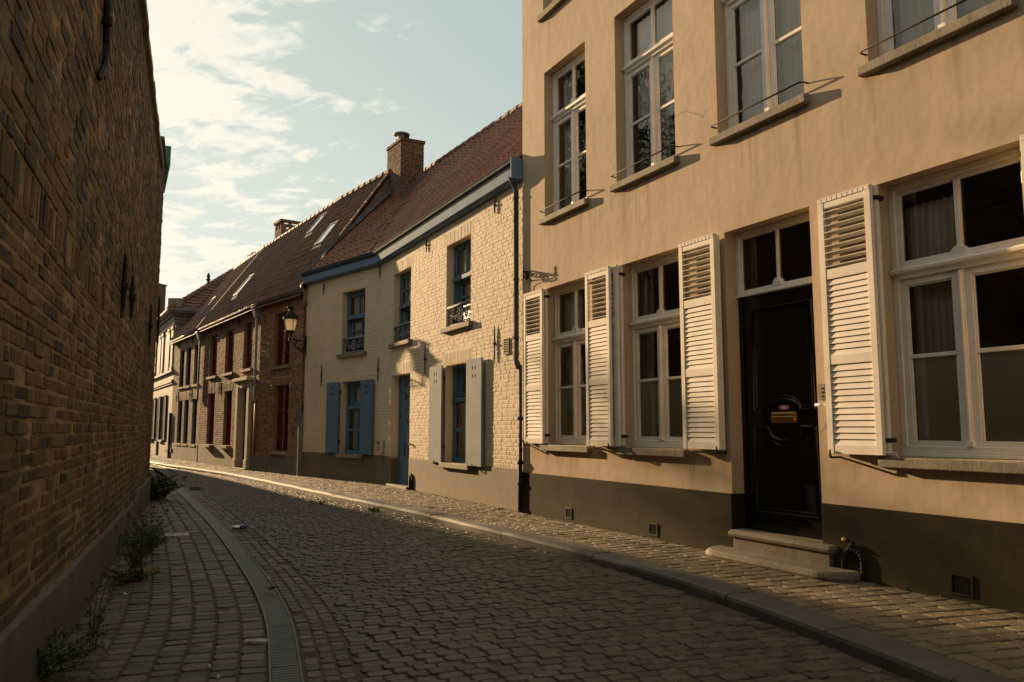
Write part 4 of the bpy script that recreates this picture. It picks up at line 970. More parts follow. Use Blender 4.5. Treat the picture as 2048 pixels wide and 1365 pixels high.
# verge tiles over the party gable
ridge_tiles(mb, R1.P(R1L, .2, 5.1), (-3.43, 21.67, 8.72), .34, .09)
rfb = mb.build('roof', 'tilebrown', bh)
mb = MB()
p0, p1 = Vector(R1.P(R1L + .01, .12, 5.0)), Vector((-3.41, 21.655, 8.62)); p2 = Vector(rear(tuple(p1), 3.5))
th = Vector((.10, .09, 0))
mb.add([tuple(p0), tuple(p1), tuple(p2), (p2.x, p2.y, 4.6), (p0.x, p0.y, 4.6)], [(0, 1, 2, 3, 4)], .5)
mb.build('gable_wall', 'cement', bh)
def on_roof(ea, eb, ra, rb, x, y, k=0.0):
    ea, eb, ra, rb = map(Vector, (ea, eb, ra, rb)); n = (eb - ea).cross(ra - ea).normalized()
    if n.z < 0: n = -n
    return (ea.lerp(eb, x)).lerp(ra.lerp(rb, x), y) + n * k
def skylight(root, q, x, y, w, h):
    mb = MB(); Lx = ((Vector(q[1]) - Vector(q[0])).length + (Vector(q[3]) - Vector(q[2])).length) / 2; Ly = (Vector(q[2]) - Vector(q[0])).length
    dx, dy = w / 2 / Lx, h / 2 / Ly
    def pr(sx, sy, k): return tuple(on_roof(q[0], q[1], q[2], q[3], x + sx * dx, y + sy * dy, k))
    O = [(-1, -1), (1, -1), (1, 1), (-1, 1)]; I = [(-.84, -.88), (.84, -.88), (.84, .88), (-.84, .88)]
    vs = [pr(a, b, .0) for a, b in O] + [pr(a, b, .10) for a, b in O] + [pr(a, b, .10) for a, b in I] + [pr(a, b, .075) for a, b in I]
    fs = []
    for i in range(4): k = (i + 1) % 4; fs += [(i, k, 4 + k, 4 + i), (4 + i, 4 + k, 8 + k, 8 + i), (8 + i, 8 + k, 12 + k, 12 + i)]
    mb.add(vs, fs, .5); mb.add([pr(-1.15, -1.35, .05), pr(1.15, -1.35, .05), pr(1.1, -1, .07), pr(-1.1, -1, .07)], [(0, 1, 2, 3)], .5, 1)
    s = mb.build('skylight', ['zinc', 'lead'], root)
    mb = MB(); mb.add([pr(a * 1.02, b * 1.02, .085) for a, b in I], [(0, 1, 2, 3)], .5); mb.build('pane', 'skyglass', s)
def skyglass():
    m, t, b = newmat('skylight_glass'); b.inputs['Base Color'].default_value = (.02, .022, .025, 1); b.inputs['Roughness'].default_value = .03; b.inputs['Specular IOR Level'].default_value = 1.0
    b.inputs['Coat Weight'].default_value = 1.0; b.inputs['Coat Roughness'].default_value = .02; return m
M['skyglass'] = skyglass()
qA = (e0, e1, RR0, RR1); qB = (e1, e2, RR1, RR2); qC = (e2, e3, RR2, RR3)
skylight(rfb, qA, .42, .53, .55, .85); skylight(rfb, qB, .02, .76, .55, .85); skylight(rfb, qB, .60, .36, .60, 1.0)
# far chimney with open brick top, behind the ridge
f2 = Vector((-9.35, 31.0)); r2 = f2 + Vector((.82, .57)) * 1.5; l2 = f2 + Vector((-.57, .82)) * .8
ch2 = brick_stack('chimney', f2, r2, l2, 8.0, 9.42, bh, ['brick', 'mortar'], cap=False)
mb = MB(); bk2 = r2 + l2 - f2; c2 = (f2 + bk2) / 2
for (p, q, n) in ((f2, r2, 4), (l2, f2, 2), (r2, bk2, 2), (bk2, l2, 4)):
    f = FrS(tuple(p), tuple(q), tuple((p + q) / 2 - c2)); L = (q - p).length
    for i in range(n + 1): u = L * i / n; mb.box(f, max(0, u - .06), min(L, u + .06), -.12, .0, 9.42, 9.70)
    mb.box(f, -.05, L + .05, -.14, .05, 9.70, 9.80)
mb.build('open_top', 'brick', ch2)
for k in range(3):
    mb = MB(); p = r2 + Vector((.82, .57)) * (.1 + k * .28); mb.lathe((p.x, p.y, 9.15 + .1 * k), [(.10, 0), (.10, .78 + .05 * k), (.16, .80 + .05 * k), (.05, .95)], 8); mb.build('chimney_pot', 'tilebrown', ch2)

# ================================================================== SMALL BUFF HOUSE
sh = thing('buff_brick_cottage', S_.P(0, 0, PV), 'small buff brick house with three narrow grey windows on each floor', 'house')
hS = [(1.15, 1.98, 3.02, 4.52), (2.32, 3.15, 3.02, 4.52), (3.70, 4.48, 3.02, 4.52), (1.20, 2.0, .76, 2.46), (2.35, 3.13, .76, 2.46), (3.75, 4.5, .76, 2.46)]
mb = MB()
bricks(mb, S_, 0, 4.92, .76, 5.0, hS, course=.064, blen=.2, pr=.004, jit=.003, soldiers=[(h[0] - .1, h[1] + .1, h[3], h[3] + .2) for h in hS])
wall_cells(mb, S_, 0, 4.92, .7, 5.05, hS, v=-.003, mat=1, rmat=2)
mb.quad(S_.P(0, 0, .02), S_.P(0, -5, .02), S_.P(0, -5, 5), S_.P(0, 0, 5), .5)
mb.build('wall', ['buffbrick', 'brickmortar', 'greyrender'], sh)
mb = MB(); mb.box(S_, .0, 4.91, -.2, .03, .02, .765); mb.build('plinth', 'stoneplinth', sh)
mb = MB(); room(mb, S_, .05, 4.9, .1, 2.8, v1=-2.2); room(mb, S_, .05, 4.9, 2.85, 5, v1=-2.2); mb.build('interior', 'room', sh)
for h in hS: grid_window(S_, sh, h, 'iron', 2, (.6,), .6, V=-.085, fw=.05, curt=False, sv=.05)
for U in (1.0, 3.35): anchor(S_, U, 4.6, 4.95, sh, 'iron'); anchor(S_, U, 2.4, 2.9, sh, 'iron')
simple_gutter(sh, [S_.P(4.9, .15, 5.0), S_.P(-.1, .15, 5.0)])
downpipe(S_, 4.85, 2.35, 4.92, sh)
mb = MB(); pantiles(mb, e2, e3, RR2, RR3, .22, .30); ridge_tiles(mb, RR2, RR3, .42, .11); mb.poly([dn(e2), dn(e3), dn(RR3), dn(RR2)]); mb.poly([RR2, RR3, rear(RR3), rear(RR2)])
mb.poly([dn(e3), dn(RR3), rear(RR3), (rear(RR3)[0], rear(RR3)[1], 4.8)], .5)
rfs = mb.build('roof', 'tile', sh)
skylight(rfs, qC, .42, .34, .55, .95)
mb = MB(); fa, fb = Vector(e2), Vector(RR2); dd = Vector(S_.r).to_3d() * .11
for i in range(10):
    p, q = fa.lerp(fb, i / 10), fa.lerp(fb, (i + 1.05) / 10); nz = Vector((-.5, -.35, .75)) * .07
    mb.quad(tuple(p - dd + nz), tuple(p + dd + nz), tuple(q + dd + nz * 1.1), tuple(q - dd + nz * 1.1))
mb.build('flashing', 'lead', rfs)
mb = MB(); mb.box(S_, .35, .50, .028, .06, .40, .55); mb.build('meter_cover', 'greyrender', sh)

# ================================================================== GREY TOWNHOUSE
gh = thing('pale_grey_townhouse', G.P(9, 0, PV), 'pale grey townhouse with heavy cornice, pilasters and dark green shutters', 'house')
hG = [(9 - 3.35, 9 - 2.25, .85, 2.80), (9 - 6.9, 9 - 5.9, .85, 2.80)]
hGu = [(9 - 3.4, 9 - 2.35, 3.95, 5.55), (9 - 6.2, 9 - 5.1, 3.95, 5.55)]
mb = MB(); wall_cells(mb, G, 0, 9, .05, 6.3, hG)
mb.quad(G.P(9, 0, .05), G.P(9, -.9, .05), G.P(9, -.9, 6.3), G.P(9, 0, 6.3), .5)
mb.build('wall', 'greyrender', gh)
GS = FrS(G.P(8.99, -9, 0)[:2], G.P(8.99, -.9, 0)[:2], G.r)
mb = MB(); bricks(mb, GS, 0, 8.1, 3.5, 6.05, course=.066, blen=.2, pr=.004, jit=.003); wall_cells(mb, GS, 0, 8.1, .05, 6.1, [], v=-.004, mat=1)
mb.build('side_wall', ['brick', 'mortar'], gh)
mb = MB(); room(mb, G, .05, 8.9, .1, 3.2, v1=-2.5); room(mb, G, .05, 8.9, 3.4, 6.2, v1=-2.5); mb.build('interior', 'room', gh)
mb = MB()
for (z0, z1, v) in ((5.78, 5.95, .06), (5.95, 6.12, .09), (6.12, 6.22, .20), (6.22, 6.30, .34), (6.30, 6.40, .40)):
    mb.box(G, 0, 9 + v, -.9 - v * .0, v, z0, z1)
mb.build('cornice', 'greyrender', gh, bevel=.012)
mb = MB(); mb.box(G, 0, 9.0, -.1, .10, 3.74, 3.84); mb.build('string_course', 'greyrender', gh); mb = MB(); mb.box(G, 0, 9.03, -.1, .08, 3.30, 3.40); mb.box(G, 0, 9.02, -.1, .05, 3.22, 3.30); mb.build('string_course', 'greyrender', gh)
for U in (8.15, 7.1, 5.1, 4.2, 2.4):
    mb = MB(); mb.box(G, U, U + .55, -.1, .05, 3.84, 5.60); mb.box(G, U - .04, U + .59, -.1, .08, 5.60, 5.72); mb.box(G, U - .04, U + .59, -.1, .075, 3.842, 3.95); mb.build('pilaster', 'greyrender', gh)
for h in hG: grid_window(G, gh, h, 'iron', 2, (.62,), .62, V=-.12, fw=.05, sv=.09, sillm='greyrender')
for h in hG:
    for (u0, u1) in ((h[0] - .78, h[0] - .04), (h[1] + .04, h[1] + .78)):
        mb = MB(); mb.ring(G, u0, u1, .85, 2.82, .07, .02, .065); n = 24
        mb.box(G, u0 + .07, u1 - .07, .025, .06, 1.75, 1.83)
        for i in range(n):
            z = .93 + (1.82) * i / n; P = G.P; mb.hexa([P(u0 + .07, .058, z), P(u1 - .07, .058, z), P(u1 - .07, .05, z), P(u0 + .07, .05, z), P(u0 + .07, .035, z + .075), P(u1 - .07, .035, z + .075), P(u1 - .07, .027, z + .075), P(u0 + .07, .027, z + .075)], .5)
        mb.build('shutter', 'green', gh)
for U in (8.55, 8.9):
    mb = MB(); mb.box(G, U - .8, U - .55, -.02, .014, .35, .47); mb.build('cellar_vent', 'iron', gh)
mb = MB(); mb.box(G, 8.82, 8.98, -.05, .08, .12, 2.0); mb.build('dark_post', 'green', gh); mb = MB(); mb.box(G, 4.85, 5.05, -.05, .06, .12, .85); mb.build('dark_post', 'green', gh)
# hipped roof
ap0, ap1 = G.P(4.6, -4, 9.85), G.P(2, -4, 9.85)
k0, k1, k2, k3 = G.P(9.3, .3, 6.38), G.P(-.2, .3, 6.38), G.P(-.2, -8.3, 6.38), G.P(9.3, -8.3, 6.38)
mb = MB(); pantiles(mb, k3, k0, ap0, Vector(ap0) + Vector((-.01, .01, 0)), .26, .34, .04, .03); mb.poly([k0, k1, ap1, ap0]); pantiles(mb, k0, k1, ap0, ap1, .30, .34, .04, .03); mb.poly([dn(k3), dn(k0), dn(ap0)]); mb.poly([k2, k3, ap0, ap1]); mb.poly([k1, k2, ap1])
ridge_tiles(mb, k0, ap0, .36, .15); ridge_tiles(mb, ap0, ap1, .36, .15); ridge_tiles(mb, k3, ap0, .36, .15)
rfg = mb.build('roof', 'tile', gh)
c = Vector(k0).lerp(Vector(ap0), .42); mb = MB(); mb.lathe(tuple(c), [(.07, 0), (.05, .2), (.12, .26), (.05, .34), (.09, .42), (.015, .6)], 10); mb.build('finial', 'iron', rfg)
simple_gutter(gh, [G.P(9.1, -.9, 6.12), G.P(9.1, -8, 6.12)], 'iron', .07)
mb = MB(); c = Vector(k0).lerp(Vector(ap0), .06); f_ = Vector((c.x, c.y)); mb.hexa([(f_.x - .25, f_.y - .2, 6.3), (f_.x + .25, f_.y - .2, 6.3), (f_.x + .25, f_.y + .2, 6.3), (f_.x - .25, f_.y + .2, 6.3), (f_.x - .25, f_.y - .2, 6.85), (f_.x + .25, f_.y - .2, 6.85), (f_.x + .25, f_.y + .2, 6.85), (f_.x - .25, f_.y + .2, 6.85)]); mb.build('parapet_block', 'mortar', gh)

# ================================================================== FAR HOUSE behind the townhouse
fh = thing('distant_red_roofed_house', (-22.3, 47.5, 0), 'distant house showing only its red roof and brick chimney above the cornice', 'house')
FH = Fr((-25.5, 52.0), 60.0)
mb = MB(); mb.box(FH, 0, 10, -6, 0, 0, 7.6); mb.build('wall', 'brick', fh)
mb = MB(); pantiles(mb, FH.P(10, .2, 7.55), FH.P(0, .2, 7.55), FH.P(10, -2, 9.25), FH.P(0, -2, 9.25), .28, .36, .04, .03); mb.poly([FH.P(10, .2, 7.4), FH.P(0, .2, 7.4), FH.P(0, -2, 9.1), FH.P(10, -2, 9.1)]); mb.poly([FH.P(10, -6, 7.5), FH.P(0, -6, 7.5), FH.P(0, -2, 9.2), FH.P(10, -2, 9.2)])
ridge_tiles(mb, FH.P(0, -2, 9.25), FH.P(10, -2, 9.25))
mb.build('roof', 'tile', fh)
c1, c2, c3 = Vector((-23.3, 49.0)), Vector((-22.3, 48.7)), Vector((-23.1, 49.6))
brick_stack('chimney', c1, c2, c3, 8.2, 10.45, fh, ['redbrick', 'mortar'])

# ================================================================== LEFT BRICK BUILDING
LW0 = (-0.8 + 0.405 * 2.5, -2.5)
ang = radians(22.05)
class LWF:   # U grows away from the camera, v towards the street
    o = (-0.8, 0.0); r = (-sin(ang), cos(ang)); n = (cos(ang), sin(ang))
    P = Fr.P
L = LWF()
lb_ = thing('old_brick_building', (-4.4, 8.9, 0), 'tall old dark brick wall with iron anchors and a grey plastered foot', 'wall')
mb = MB()
UEND = 16.3
so = [(2.2, 7.2, 2.32, 2.52)]
bricks(mb, L, .6, 12.8, .30, 2.32, course=.078, blen=.24, joint=.016, pr=.0055, jit=.005, headers=.45)
bricks(mb, L, .6, UEND, 2.52, 5.95, course=.092, blen=.235, joint=.018, pr=.0055, jit=.005, headers=.3)
bricks(mb, L, 7.2, 12.8, 2.32, 2.52, course=.078, blen=.24, joint=.016, pr=.0055, jit=.005)
bricks(mb, L, 12.8, UEND, .25, 2.52, course=.078, blen=.22, joint=.016, pr=.0055, jit=.005)
bricks(mb, L, .6, 7.2, 2.32, 2.52, course=.078, blen=.24, joint=.016, pr=.006, jit=.006, soldiers=[(.6, 7.2, 2.32, 2.52)])
bricks(mb, L, 14.6, UEND, 5.95, 6.5, course=.092, blen=.235, joint=.018, pr=.0055, jit=.005)
wall_cells(mb, L, -4, UEND, 0, 6.0, [], v=.001, mat=1); wall_cells(mb, L, 14.6, UEND, 6.0, 6.55, [], v=.0015, mat=1)
LE = FrS(L.P(UEND, 0, 0)[:2], L.P(UEND - 1.2, -9, 0)[:2], L.r)
bricks(mb, LE, 0, 3, .25, 7.0, course=.085, blen=.235, joint=.016, pr=.004, jit=.006); wall_cells(mb, LE, 0, 9, 0, 6.4, [], v=-.008, mat=1)
wall_cells(mb, L, -4, UEND, 0, 6.0, [], v=-9, mat=1)
mb.quad(L.P(-4, 0, 0), L.P(-4, -9, 0), L.P(-4, -9, 6), L.P(-4, 0, 6), .5, 1)
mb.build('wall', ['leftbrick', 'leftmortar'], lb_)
# plaster foot with an uneven, stepped top edge
mb = MB(); n = 90; vs = []
for i in range(n + 1):
    u = -3 + (UEND + 3) * i / n
    h = .47 - .016 * (u - 3) + .005 * sin(u * 2.1) + U_(-.004, .004) - (.0 if u < 12.6 else -.13 if u < 15 else -.16)
    h = max(.27, h)
    t = .045 + .003 * sin(u * 1.3)
    vs += [L.P(u, t + .01, -.02), L.P(u, t, h * .5), L.P(u, t - .002, h), L.P(u, -.01, h + .018)]
fs = []
for i in range(n):
    for k in range(3): fs.append((i * 4 + k, i * 4 + k + 1, i * 4 + 5 + k, i * 4 + 4 + k))
fs.append((n * 4, n * 4 + 1, n * 4 + 2, n * 4 + 3)); mb.add(vs, fs, .5); mb.build('plaster_foot', 'plaster', lb_)
mb = MB()
for i in range(44):
    u = -3 + i * .4; mb.box(L, u, u + .395, -.35, .06 + U_(-.008, .008), 5.96 + U_(-.006, .006), 6.06 + U_(-.008, .008))
ob = mb.build('coping', 'stone', lb_)
mb = MB(); mb.poly([L.P(-4, .04, 6.05), L.P(UEND, .04, 6.05), L.P(UEND, -5, 11), L.P(-4, -5, 11)][::-1]) if False else None
mb.box(L, 14.6, UEND, -.4, .05, 6.5, 6.56); mb.box(L, UEND - .03, UEND + .03, -.1, .10, 6.60, 6.96)
mb.hexa([L.P(UEND - .05, .0, 6.0), L.P(UEND + .02, .0, 6.0), L.P(UEND + .02, .02, 6.0), L.P(UEND - .05, .02, 6.0), L.P(UEND - .05, .0, 6.6), L.P(UEND + .03, .0, 6.6), L.P(UEND + .03, .10, 6.6), L.P(UEND - .05, .10, 6.6)])
mb.build('gutter', 'patina', lb_)
def long_anchor(pts, mid):
    mb = MB(); N = len(pts); mb.tube([L.P(u, .035, z) for u, z in pts], [.014 + .012 * sin(pi * i / (N - 1)) for i in range(N)], 6)
    u, z = mid; mb.lathe(L.P(u, .04, z), [(.01, -.05), (.035, -.03), (.035, .03), (.01, .05)], 8); mb.build('wall_anchor', 'iron', lb_)
long_anchor([(5.80, 5.4), (5.80, 4.9), (5.80, 4.4), (5.88, 4.15), (5.82, 3.95), (5.62, 3.78), (5.5, 3.76)], (5.82, 4.3))
long_anchor([(8.35, 3.10), (8.38, 2.95), (8.40, 2.8), (8.40, 2.65), (8.36, 2.5), (8.30, 2.45)], (8.39, 2.78))
long_anchor([(9.46, 3.08), (9.48, 2.95), (9.5, 2.8), (9.5, 2.6)], (9.48, 2.84))
long_anchor([(13.43, 3.35), (13.44, 3.1), (13.45, 2.9), (13.46, 2.68)], (13.44, 3.0))
long_anchor([(16.15, 3.9), (16.16, 3.5), (16.16, 3.2), (16.15, 2.9)], (16.16, 3.4))

# ================================================================== GROUND, ROAD, PAVEMENTS
mb = MB(); mb.quad((-400, -400, -.10), (400, -400, -.10), (400, 400, -.10), (-400, 400, -.10)); tag(mb.build('ground', 'earth'), kind='structure')
def smooth_poly(pts, n=10):
    pts = [Vector(p) for p in pts]; out = []
    for i in range(len(pts) - 1):
        p0 = pts[max(0, i - 1)]; p1 = pts[i]; p2 = pts[i + 1]; p3 = pts[min(len(pts) - 1, i + 2)]
        for k in range(n):
            t = k / n; out.append(0.5 * ((2 * p1) + (p2 - p0) * t + (2 * p0 - 5 * p1 + 4 * p2 - p3) * t * t + (3 * p1 - p0 - 3 * p2 + p3) * t ** 3))
    out.append(pts[-1]); return out
# matching points left edge of the road <-> kerb
LP = [(.75, -1.2), (-.02, 1.8), (-.81, 4.37), (-1.44, 6.22), (-2.5, 8.62), (-4.05, 11.87), (-7.33, 18.36), (-11.6, 26.5), (-17, 36), (-24, 48)]
KP = [(3.15, -.2), (2.5, 2.8), (1.85, 5.25), (1.02, 7.45), (-.75, 10.75), (-3.05, 14.45), (-7.9, 22.0), (-13.2, 29.1), (-18.6, 38.2), (-25.6, 50)]
LPs, KPs = smooth_poly(LP, 14), smooth_poly(KP, 14)
NS = len(LPs)
cum = [0]
for i in range(NS - 1): cum.append(cum[-1] + (((LPs[i + 1] + KPs[i + 1]) - (LPs[i] + KPs[i])) * .5).length)
TL = cum[-1]
def pick(arr, t):
    t = max(0, min(TL - 1e-4, t)); lo, hi = 0, NS - 1
    while hi - lo > 1:
        m = (lo + hi) // 2
        if cum[m] <= t: lo = m
        else: hi = m
    k = (t - cum[lo]) / max(1e-9, cum[lo + 1] - cum[lo]); return arr[lo].lerp(arr[lo + 1], k)
def road_pt(t, s): return pick(LPs, t).lerp(pick(KPs, t), s)
def offset_curve(arr, d):
    out = []
    for i, p in enumerate(arr):
        a = arr[max(0, i - 1)]; b = arr[min(len(arr) - 1, i + 1)]; q = (b - a).normalized(); out.append(p + Vector((q.y, -q.x)) * d)
    return out
def stone(mb, c, zc, rn, mat=0, rnd_=None, chip=.0):
    """rounded sett from four plan corners"""
    cx = sum(p.x for p in c) / 4; cy = sum(p.y for p in c) / 4; ctr = Vector((cx, cy)); ring = []
    for i in range(4):
        p, a, b = c[i], c[i - 1], c[(i + 1) % 4]
        ring.append(p + (a - p) * rn * U_(.7, 1.4)); ring.append(p + (b - p) * rn * U_(.7, 1.4))
    tx, ty = U_(-.022, .022), U_(-.022, .022); h0 = zc + U_(-.0035, .0035)
    vs = []
    for (k, dz) in ((1.0, -.045), (1.0, -.011), (.972, -.004), (.925, .0)):
        for p in ring:
            q = ctr + (p - ctr) * k * (1 + U_(-.012, .012)); vs.append((q.x, q.y, h0 + dz + (q.x - cx) * tx + (q.y - cy) * ty + U_(-.0015, .0015)))
    fs = []
    for L_ in range(3):
        for i in range(8): k = (i + 1) % 8; fs.append((L_ * 8 + i, L_ * 8 + k, L_ * 8 + 8 + k, L_ * 8 + 8 + i))
    fs.append(tuple(range(24, 32)))
    mb.add(vs, fs, R() if rnd_ is None else rnd_, mat)
def zroad(s): return .03 * (1 - (2 * s - 1) ** 2) + .03 * s     # slight camber
mb = MB()
t = .5; row = 0
while t < 37:
    pitch = .099 * U_(.9, 1.12) if t < 22 else .12
    a0, b0 = road_pt(t, 0), road_pt(t, 1); W = (b0 - a0).length
    s = U_(-.12, 0) if row % 2 else U_(-.05, .03)
    while s < W:
        ln = .136 * U_(.8, 1.2)
        if t > 22: ln *= 1.15
        s0, s1 = max(s, 0) / W, min(s + ln, W) / W
        if (s1 - s0) * W > .05:
            j = .006 / W; jt = .0045
            c = [road_pt(t + jt + U_(-.005, .005), s0 + j), road_pt(t + jt + U_(-.005, .005), s1 - j), road_pt(t + pitch - jt + U_(-.005, .005), s1 - j), road_pt(t + pitch - jt + U_(-.005, .005), s0 + j)]
            stone(mb, c, zroad((s0 + s1) / 2) + U_(-.004, .004), .10)
        s += ln
    t += pitch; row += 1
# bed of sand between the stones
n = 120
vs = []
for i in range(n + 1):
    for k in range(9): q = road_pt(TL * i / n, k / 8); vs.append((q.x, q.y, zroad(k / 8) - .0075))
mb.add(vs, [(i * 9 + k, i * 9 + k + 1, i * 9 + 10 + k, i * 9 + 9 + k) for i in range(n) for k in range(8)], .5, 1)
tag(mb.build('road', ['cobble', 'sand'], smooth=True), kind='structure')

def strip(arr, d0, d1, ncol, ln, z, mb, mat=0, tmax=None, rn=.10, jw=.008, alt=True, jl=.006, rowpitch=None):
    """columns of setts along a curve between two offsets"""
    for c in range(ncol):
        o0 = offset_curve(arr, d0 + (d1 - d0) * c / ncol + jw); o1 = offset_curve(arr, d0 + (d1 - d0) * (c + 1) / ncol - jw)
        cu = [0]
        for i in range(len(arr) - 1): cu.append(cu[-1] + (arr[i + 1] - arr[i]).length)
        def pk(o, t):
            t = max(0, min(cu[-1] - 1e-4, t)); lo, hi = 0, len(arr) - 1
            while hi - lo > 1:
                m = (lo + hi) // 2
                if cu[m] <= t: lo = m
                else: hi = m
            return o[lo].lerp(o[lo + 1], (t - cu[lo]) / max(1e-9, cu[lo + 1] - cu[lo]))
        t = U_(0, ln)
        while t < (tmax or cu[-1]):
            l = ln * U_(.82, 1.2)
            stone(mb, [pk(o0, t + jl), pk(o1, t + jl + U_(-.009, .009)), pk(o1, t + l - jl + U_(-.009, .009)), pk(o0, t + l - jl + U_(-.004, .004))], z + U_(-.003, .003), rn, mat)
            t += l
def sheet(mb, arr, d0, d1, z, mat):
    a, b = offset_curve(arr, d0), offset_curve(arr, d1)
    vs = [(p.x, p.y, z) for p in a] + [(p.x, p.y, z) for p in b]; n = len(a)
    mb.add(vs, [(i, n + i, n + i + 1, i + 1) for i in range(n - 1)], .5, mat)
# border setts between drain channel and road (left of the road's left edge: negative offset)
LPn = [p for p in LPs if p.y < 19.2]
mb = MB()
strip(LPs, -.275, -.005, 3, .115, .0, mb, 0, tmax=34, rn=.15, jw=.007)
sheet(mb, LPs, -.29, .0, -.005, 1)
tag(mb.build('border_setts', ['paver', 'sand'], smooth=True), kind='structure')
# drain channel cover: ribbed metal plates
mb = MB(); ca = LPn; o0 = offset_curve(ca, -.462); o1 = offset_curve(ca, -.296); oe = offset_curve(ca, -.278)
cu = [0]
for i in range(len(ca) - 1): cu.append(cu[-1] + (ca[i + 1] - ca[i]).length)
def pk2(o, t):
    t = max(0, min(cu[-1] - 1e-4, t)); lo, hi = 0, len(ca) - 1
    while hi - lo > 1:
        m = (lo + hi) // 2
        if cu[m] <= t: lo = m
        else: hi = m
    return o[lo].lerp(o[lo + 1], (t - cu[lo]) / max(1e-9, cu[lo + 1] - cu[lo]))
t = 0.3; k = 0
while t < cu[-1] - .1:
    end = min(t + .98, cu[-1]); tilt = U_(-.003, .003); rn_ = R(); s = t + .004
    while s < end - .01:
        e = min(s + .046, end - .004); vs = []
        for (q, dz) in ((s, -.006), (s + (e - s) * .2, .001), (s + (e - s) * .75, .002), (e, -.005)):
            for o in (o0, o1): p = pk2(o, q); vs.append((p.x, p.y, .004 + dz + tilt * (1 if o is o1 else -1)))
        mb.add(vs, [(2 * i, 2 * i + 1, 2 * i + 3, 2 * i + 2) for i in range(3)], rn_)
        s = e
    t = end
for oo in (o0, o1):
    pts = [(p.x, p.y, .004) for p in oo]; mb.tube(pts, .011, 5)
vs = [(p.x, p.y, -.012) for p in o0] + [(p.x, p.y, -.012) for p in oe]; n = len(o0); mb.add(vs, [(i, n + i, n + i + 1, i + 1) for i in range(n - 1)], .2)
tag(mb.build('drain_channel', 'channel'), kind='structure')
# left pavement: columns running along the street between channel and wall
mb = MB()
strip(LPs, -1.72, -.476, 8, .128, .002, mb, 0, tmax=22, rn=.13, jw=.007)
strip(LPs, -2.03, -1.72, 2, .135, -.006, mb, 0, tmax=22, rn=.09, jw=.0055)
sheet(mb, LPs, -3.4, -.47, -.0035, 1)
tag(mb.build('pavement', ['paver', 'sand'], smooth=True), kind='structure')
# kerb stones
mb = MB(); kc = [0]
for i in range(NS - 1): kc.append(kc[-1] + (KPs[i + 1] - KPs[i]).length)
def kp(o, t):
    t = max(0, min(kc[-1] - 1e-4, t)); lo, hi = 0, NS - 1
    while hi - lo > 1:
        m = (lo + hi) // 2
        if kc[m] <= t: lo = m
        else: hi = m
    return o[lo].lerp(o[lo + 1], (t - kc[lo]) / max(1e-9, kc[lo + 1] - kc[lo]))
prof = [(.0, -.06), (-.004, .085), (.004, .108), (.022, .120), (.24, .124), (.25, .118), (.25, -.05)]
offs = [offset_curve(KPs, d) for d, z in prof]
t = .2
while t < kc[-1] - 1:
    l = U_(.95, 1.1); dz = U_(-.004, .004); dd = U_(-.003, .003); n = 4; vs = []
    for i in range(n + 1):
        for k, (d, z) in enumerate(prof):
            e = .004 if i in (0, n) else 0
            p = kp(offs[k], t + .004 + (l - .008) * i / n); vs.append((p.x + dd, p.y, z + dz - (e if k in (1, 2, 3, 4) else 0)))
    K = len(prof); fs = [(i * K + k, i * K + k + 1, (i + 1) * K + k + 1, (i + 1) * K + k) for i in range(n) for k in range(K - 1)] + [tuple(range(K))[::-1], tuple(range(n * K, n * K + K))]
    mb.add(vs, fs, R()); t += l
tag(mb.build('kerb', 'kerb'), kind='structure')
# right pavement: rows square to the kerb, clipped by the house fronts
def seg_int(p, d, a, b):
    e = b - a; den = d.x * e.y - d.y * e.x
    if abs(den) < 1e-9: return None
    w = a - p; s = (w.x * e.y - w.y * e.x) / den; u = (w.x * d.y - w.y * d.x) / den
    return s if 0 <= u <= 1 and s > 0 else None
fronts = [T.P(13, 0, 0)[:2], T.P(0, 0, 0)[:2], BEND, C2.o, FB, S_.o, G.o]
fronts = [Vector(p) for p in fronts]
kin = offset_curve(KPs, .255)
mb = MB(); t = .2; row = 0
edges = []
while t < kc[-1] - 12:
    pitch = .135 * U_(.93, 1.07)
    if t > 20: pitch *= 1.25
    p0, p1 = kp(kin, t), kp(kin, t + pitch); d = (p1 - p0).normalized(); nrm = Vector((d.y, -d.x))
    def reach(p):
        best = None
        for a, b in zip(fronts, fronts[1:]):
            s = seg_int(p, nrm, a, b)
            if s is not None and (best is None or s < best): best = s
        return best
    w0, w1 = reach(p0), reach(p1)
    if w0 and w1 and w0 < 4 and w1 < 4:
        edges.append((p0, nrm, w0)); s = U_(-.1, 0)
        while s < min(w0, w1) - .04:
            ln = .165 * U_(.8, 1.2) * (1.2 if t > 20 else 1); a, b = max(.0, s) + .006, min(s + ln, min(w0, w1)) - .006
            if b - a > .05:
                jt = .006
                c = [p0 + nrm * a + d * (jt + U_(-.006, .006)), p0 + nrm * b + d * (jt + U_(-.006, .006)), p1 + nrm * b - d * (jt + U_(-.006, .006)), p1 + nrm * a - d * (jt + U_(-.006, .006))]
                stone(mb, c, PV + .002, .05)
            s += ln
    t += pitch; row += 1
vs = []
for (p, nn, w) in edges: q = p + nn * (w + .1); vs += [(p.x - nn.x * .02, p.y - nn.y * .02, PV - .010), (q.x, q.y, PV - .006)]
mb.add(vs, [(2 * i, 2 * i + 1, 2 * i + 3, 2 * i + 2) for i in range(len(edges) - 1)], .5, 1)
tag(mb.build('pavement', ['paverR', 'sand'], smooth=True), kind='structure')

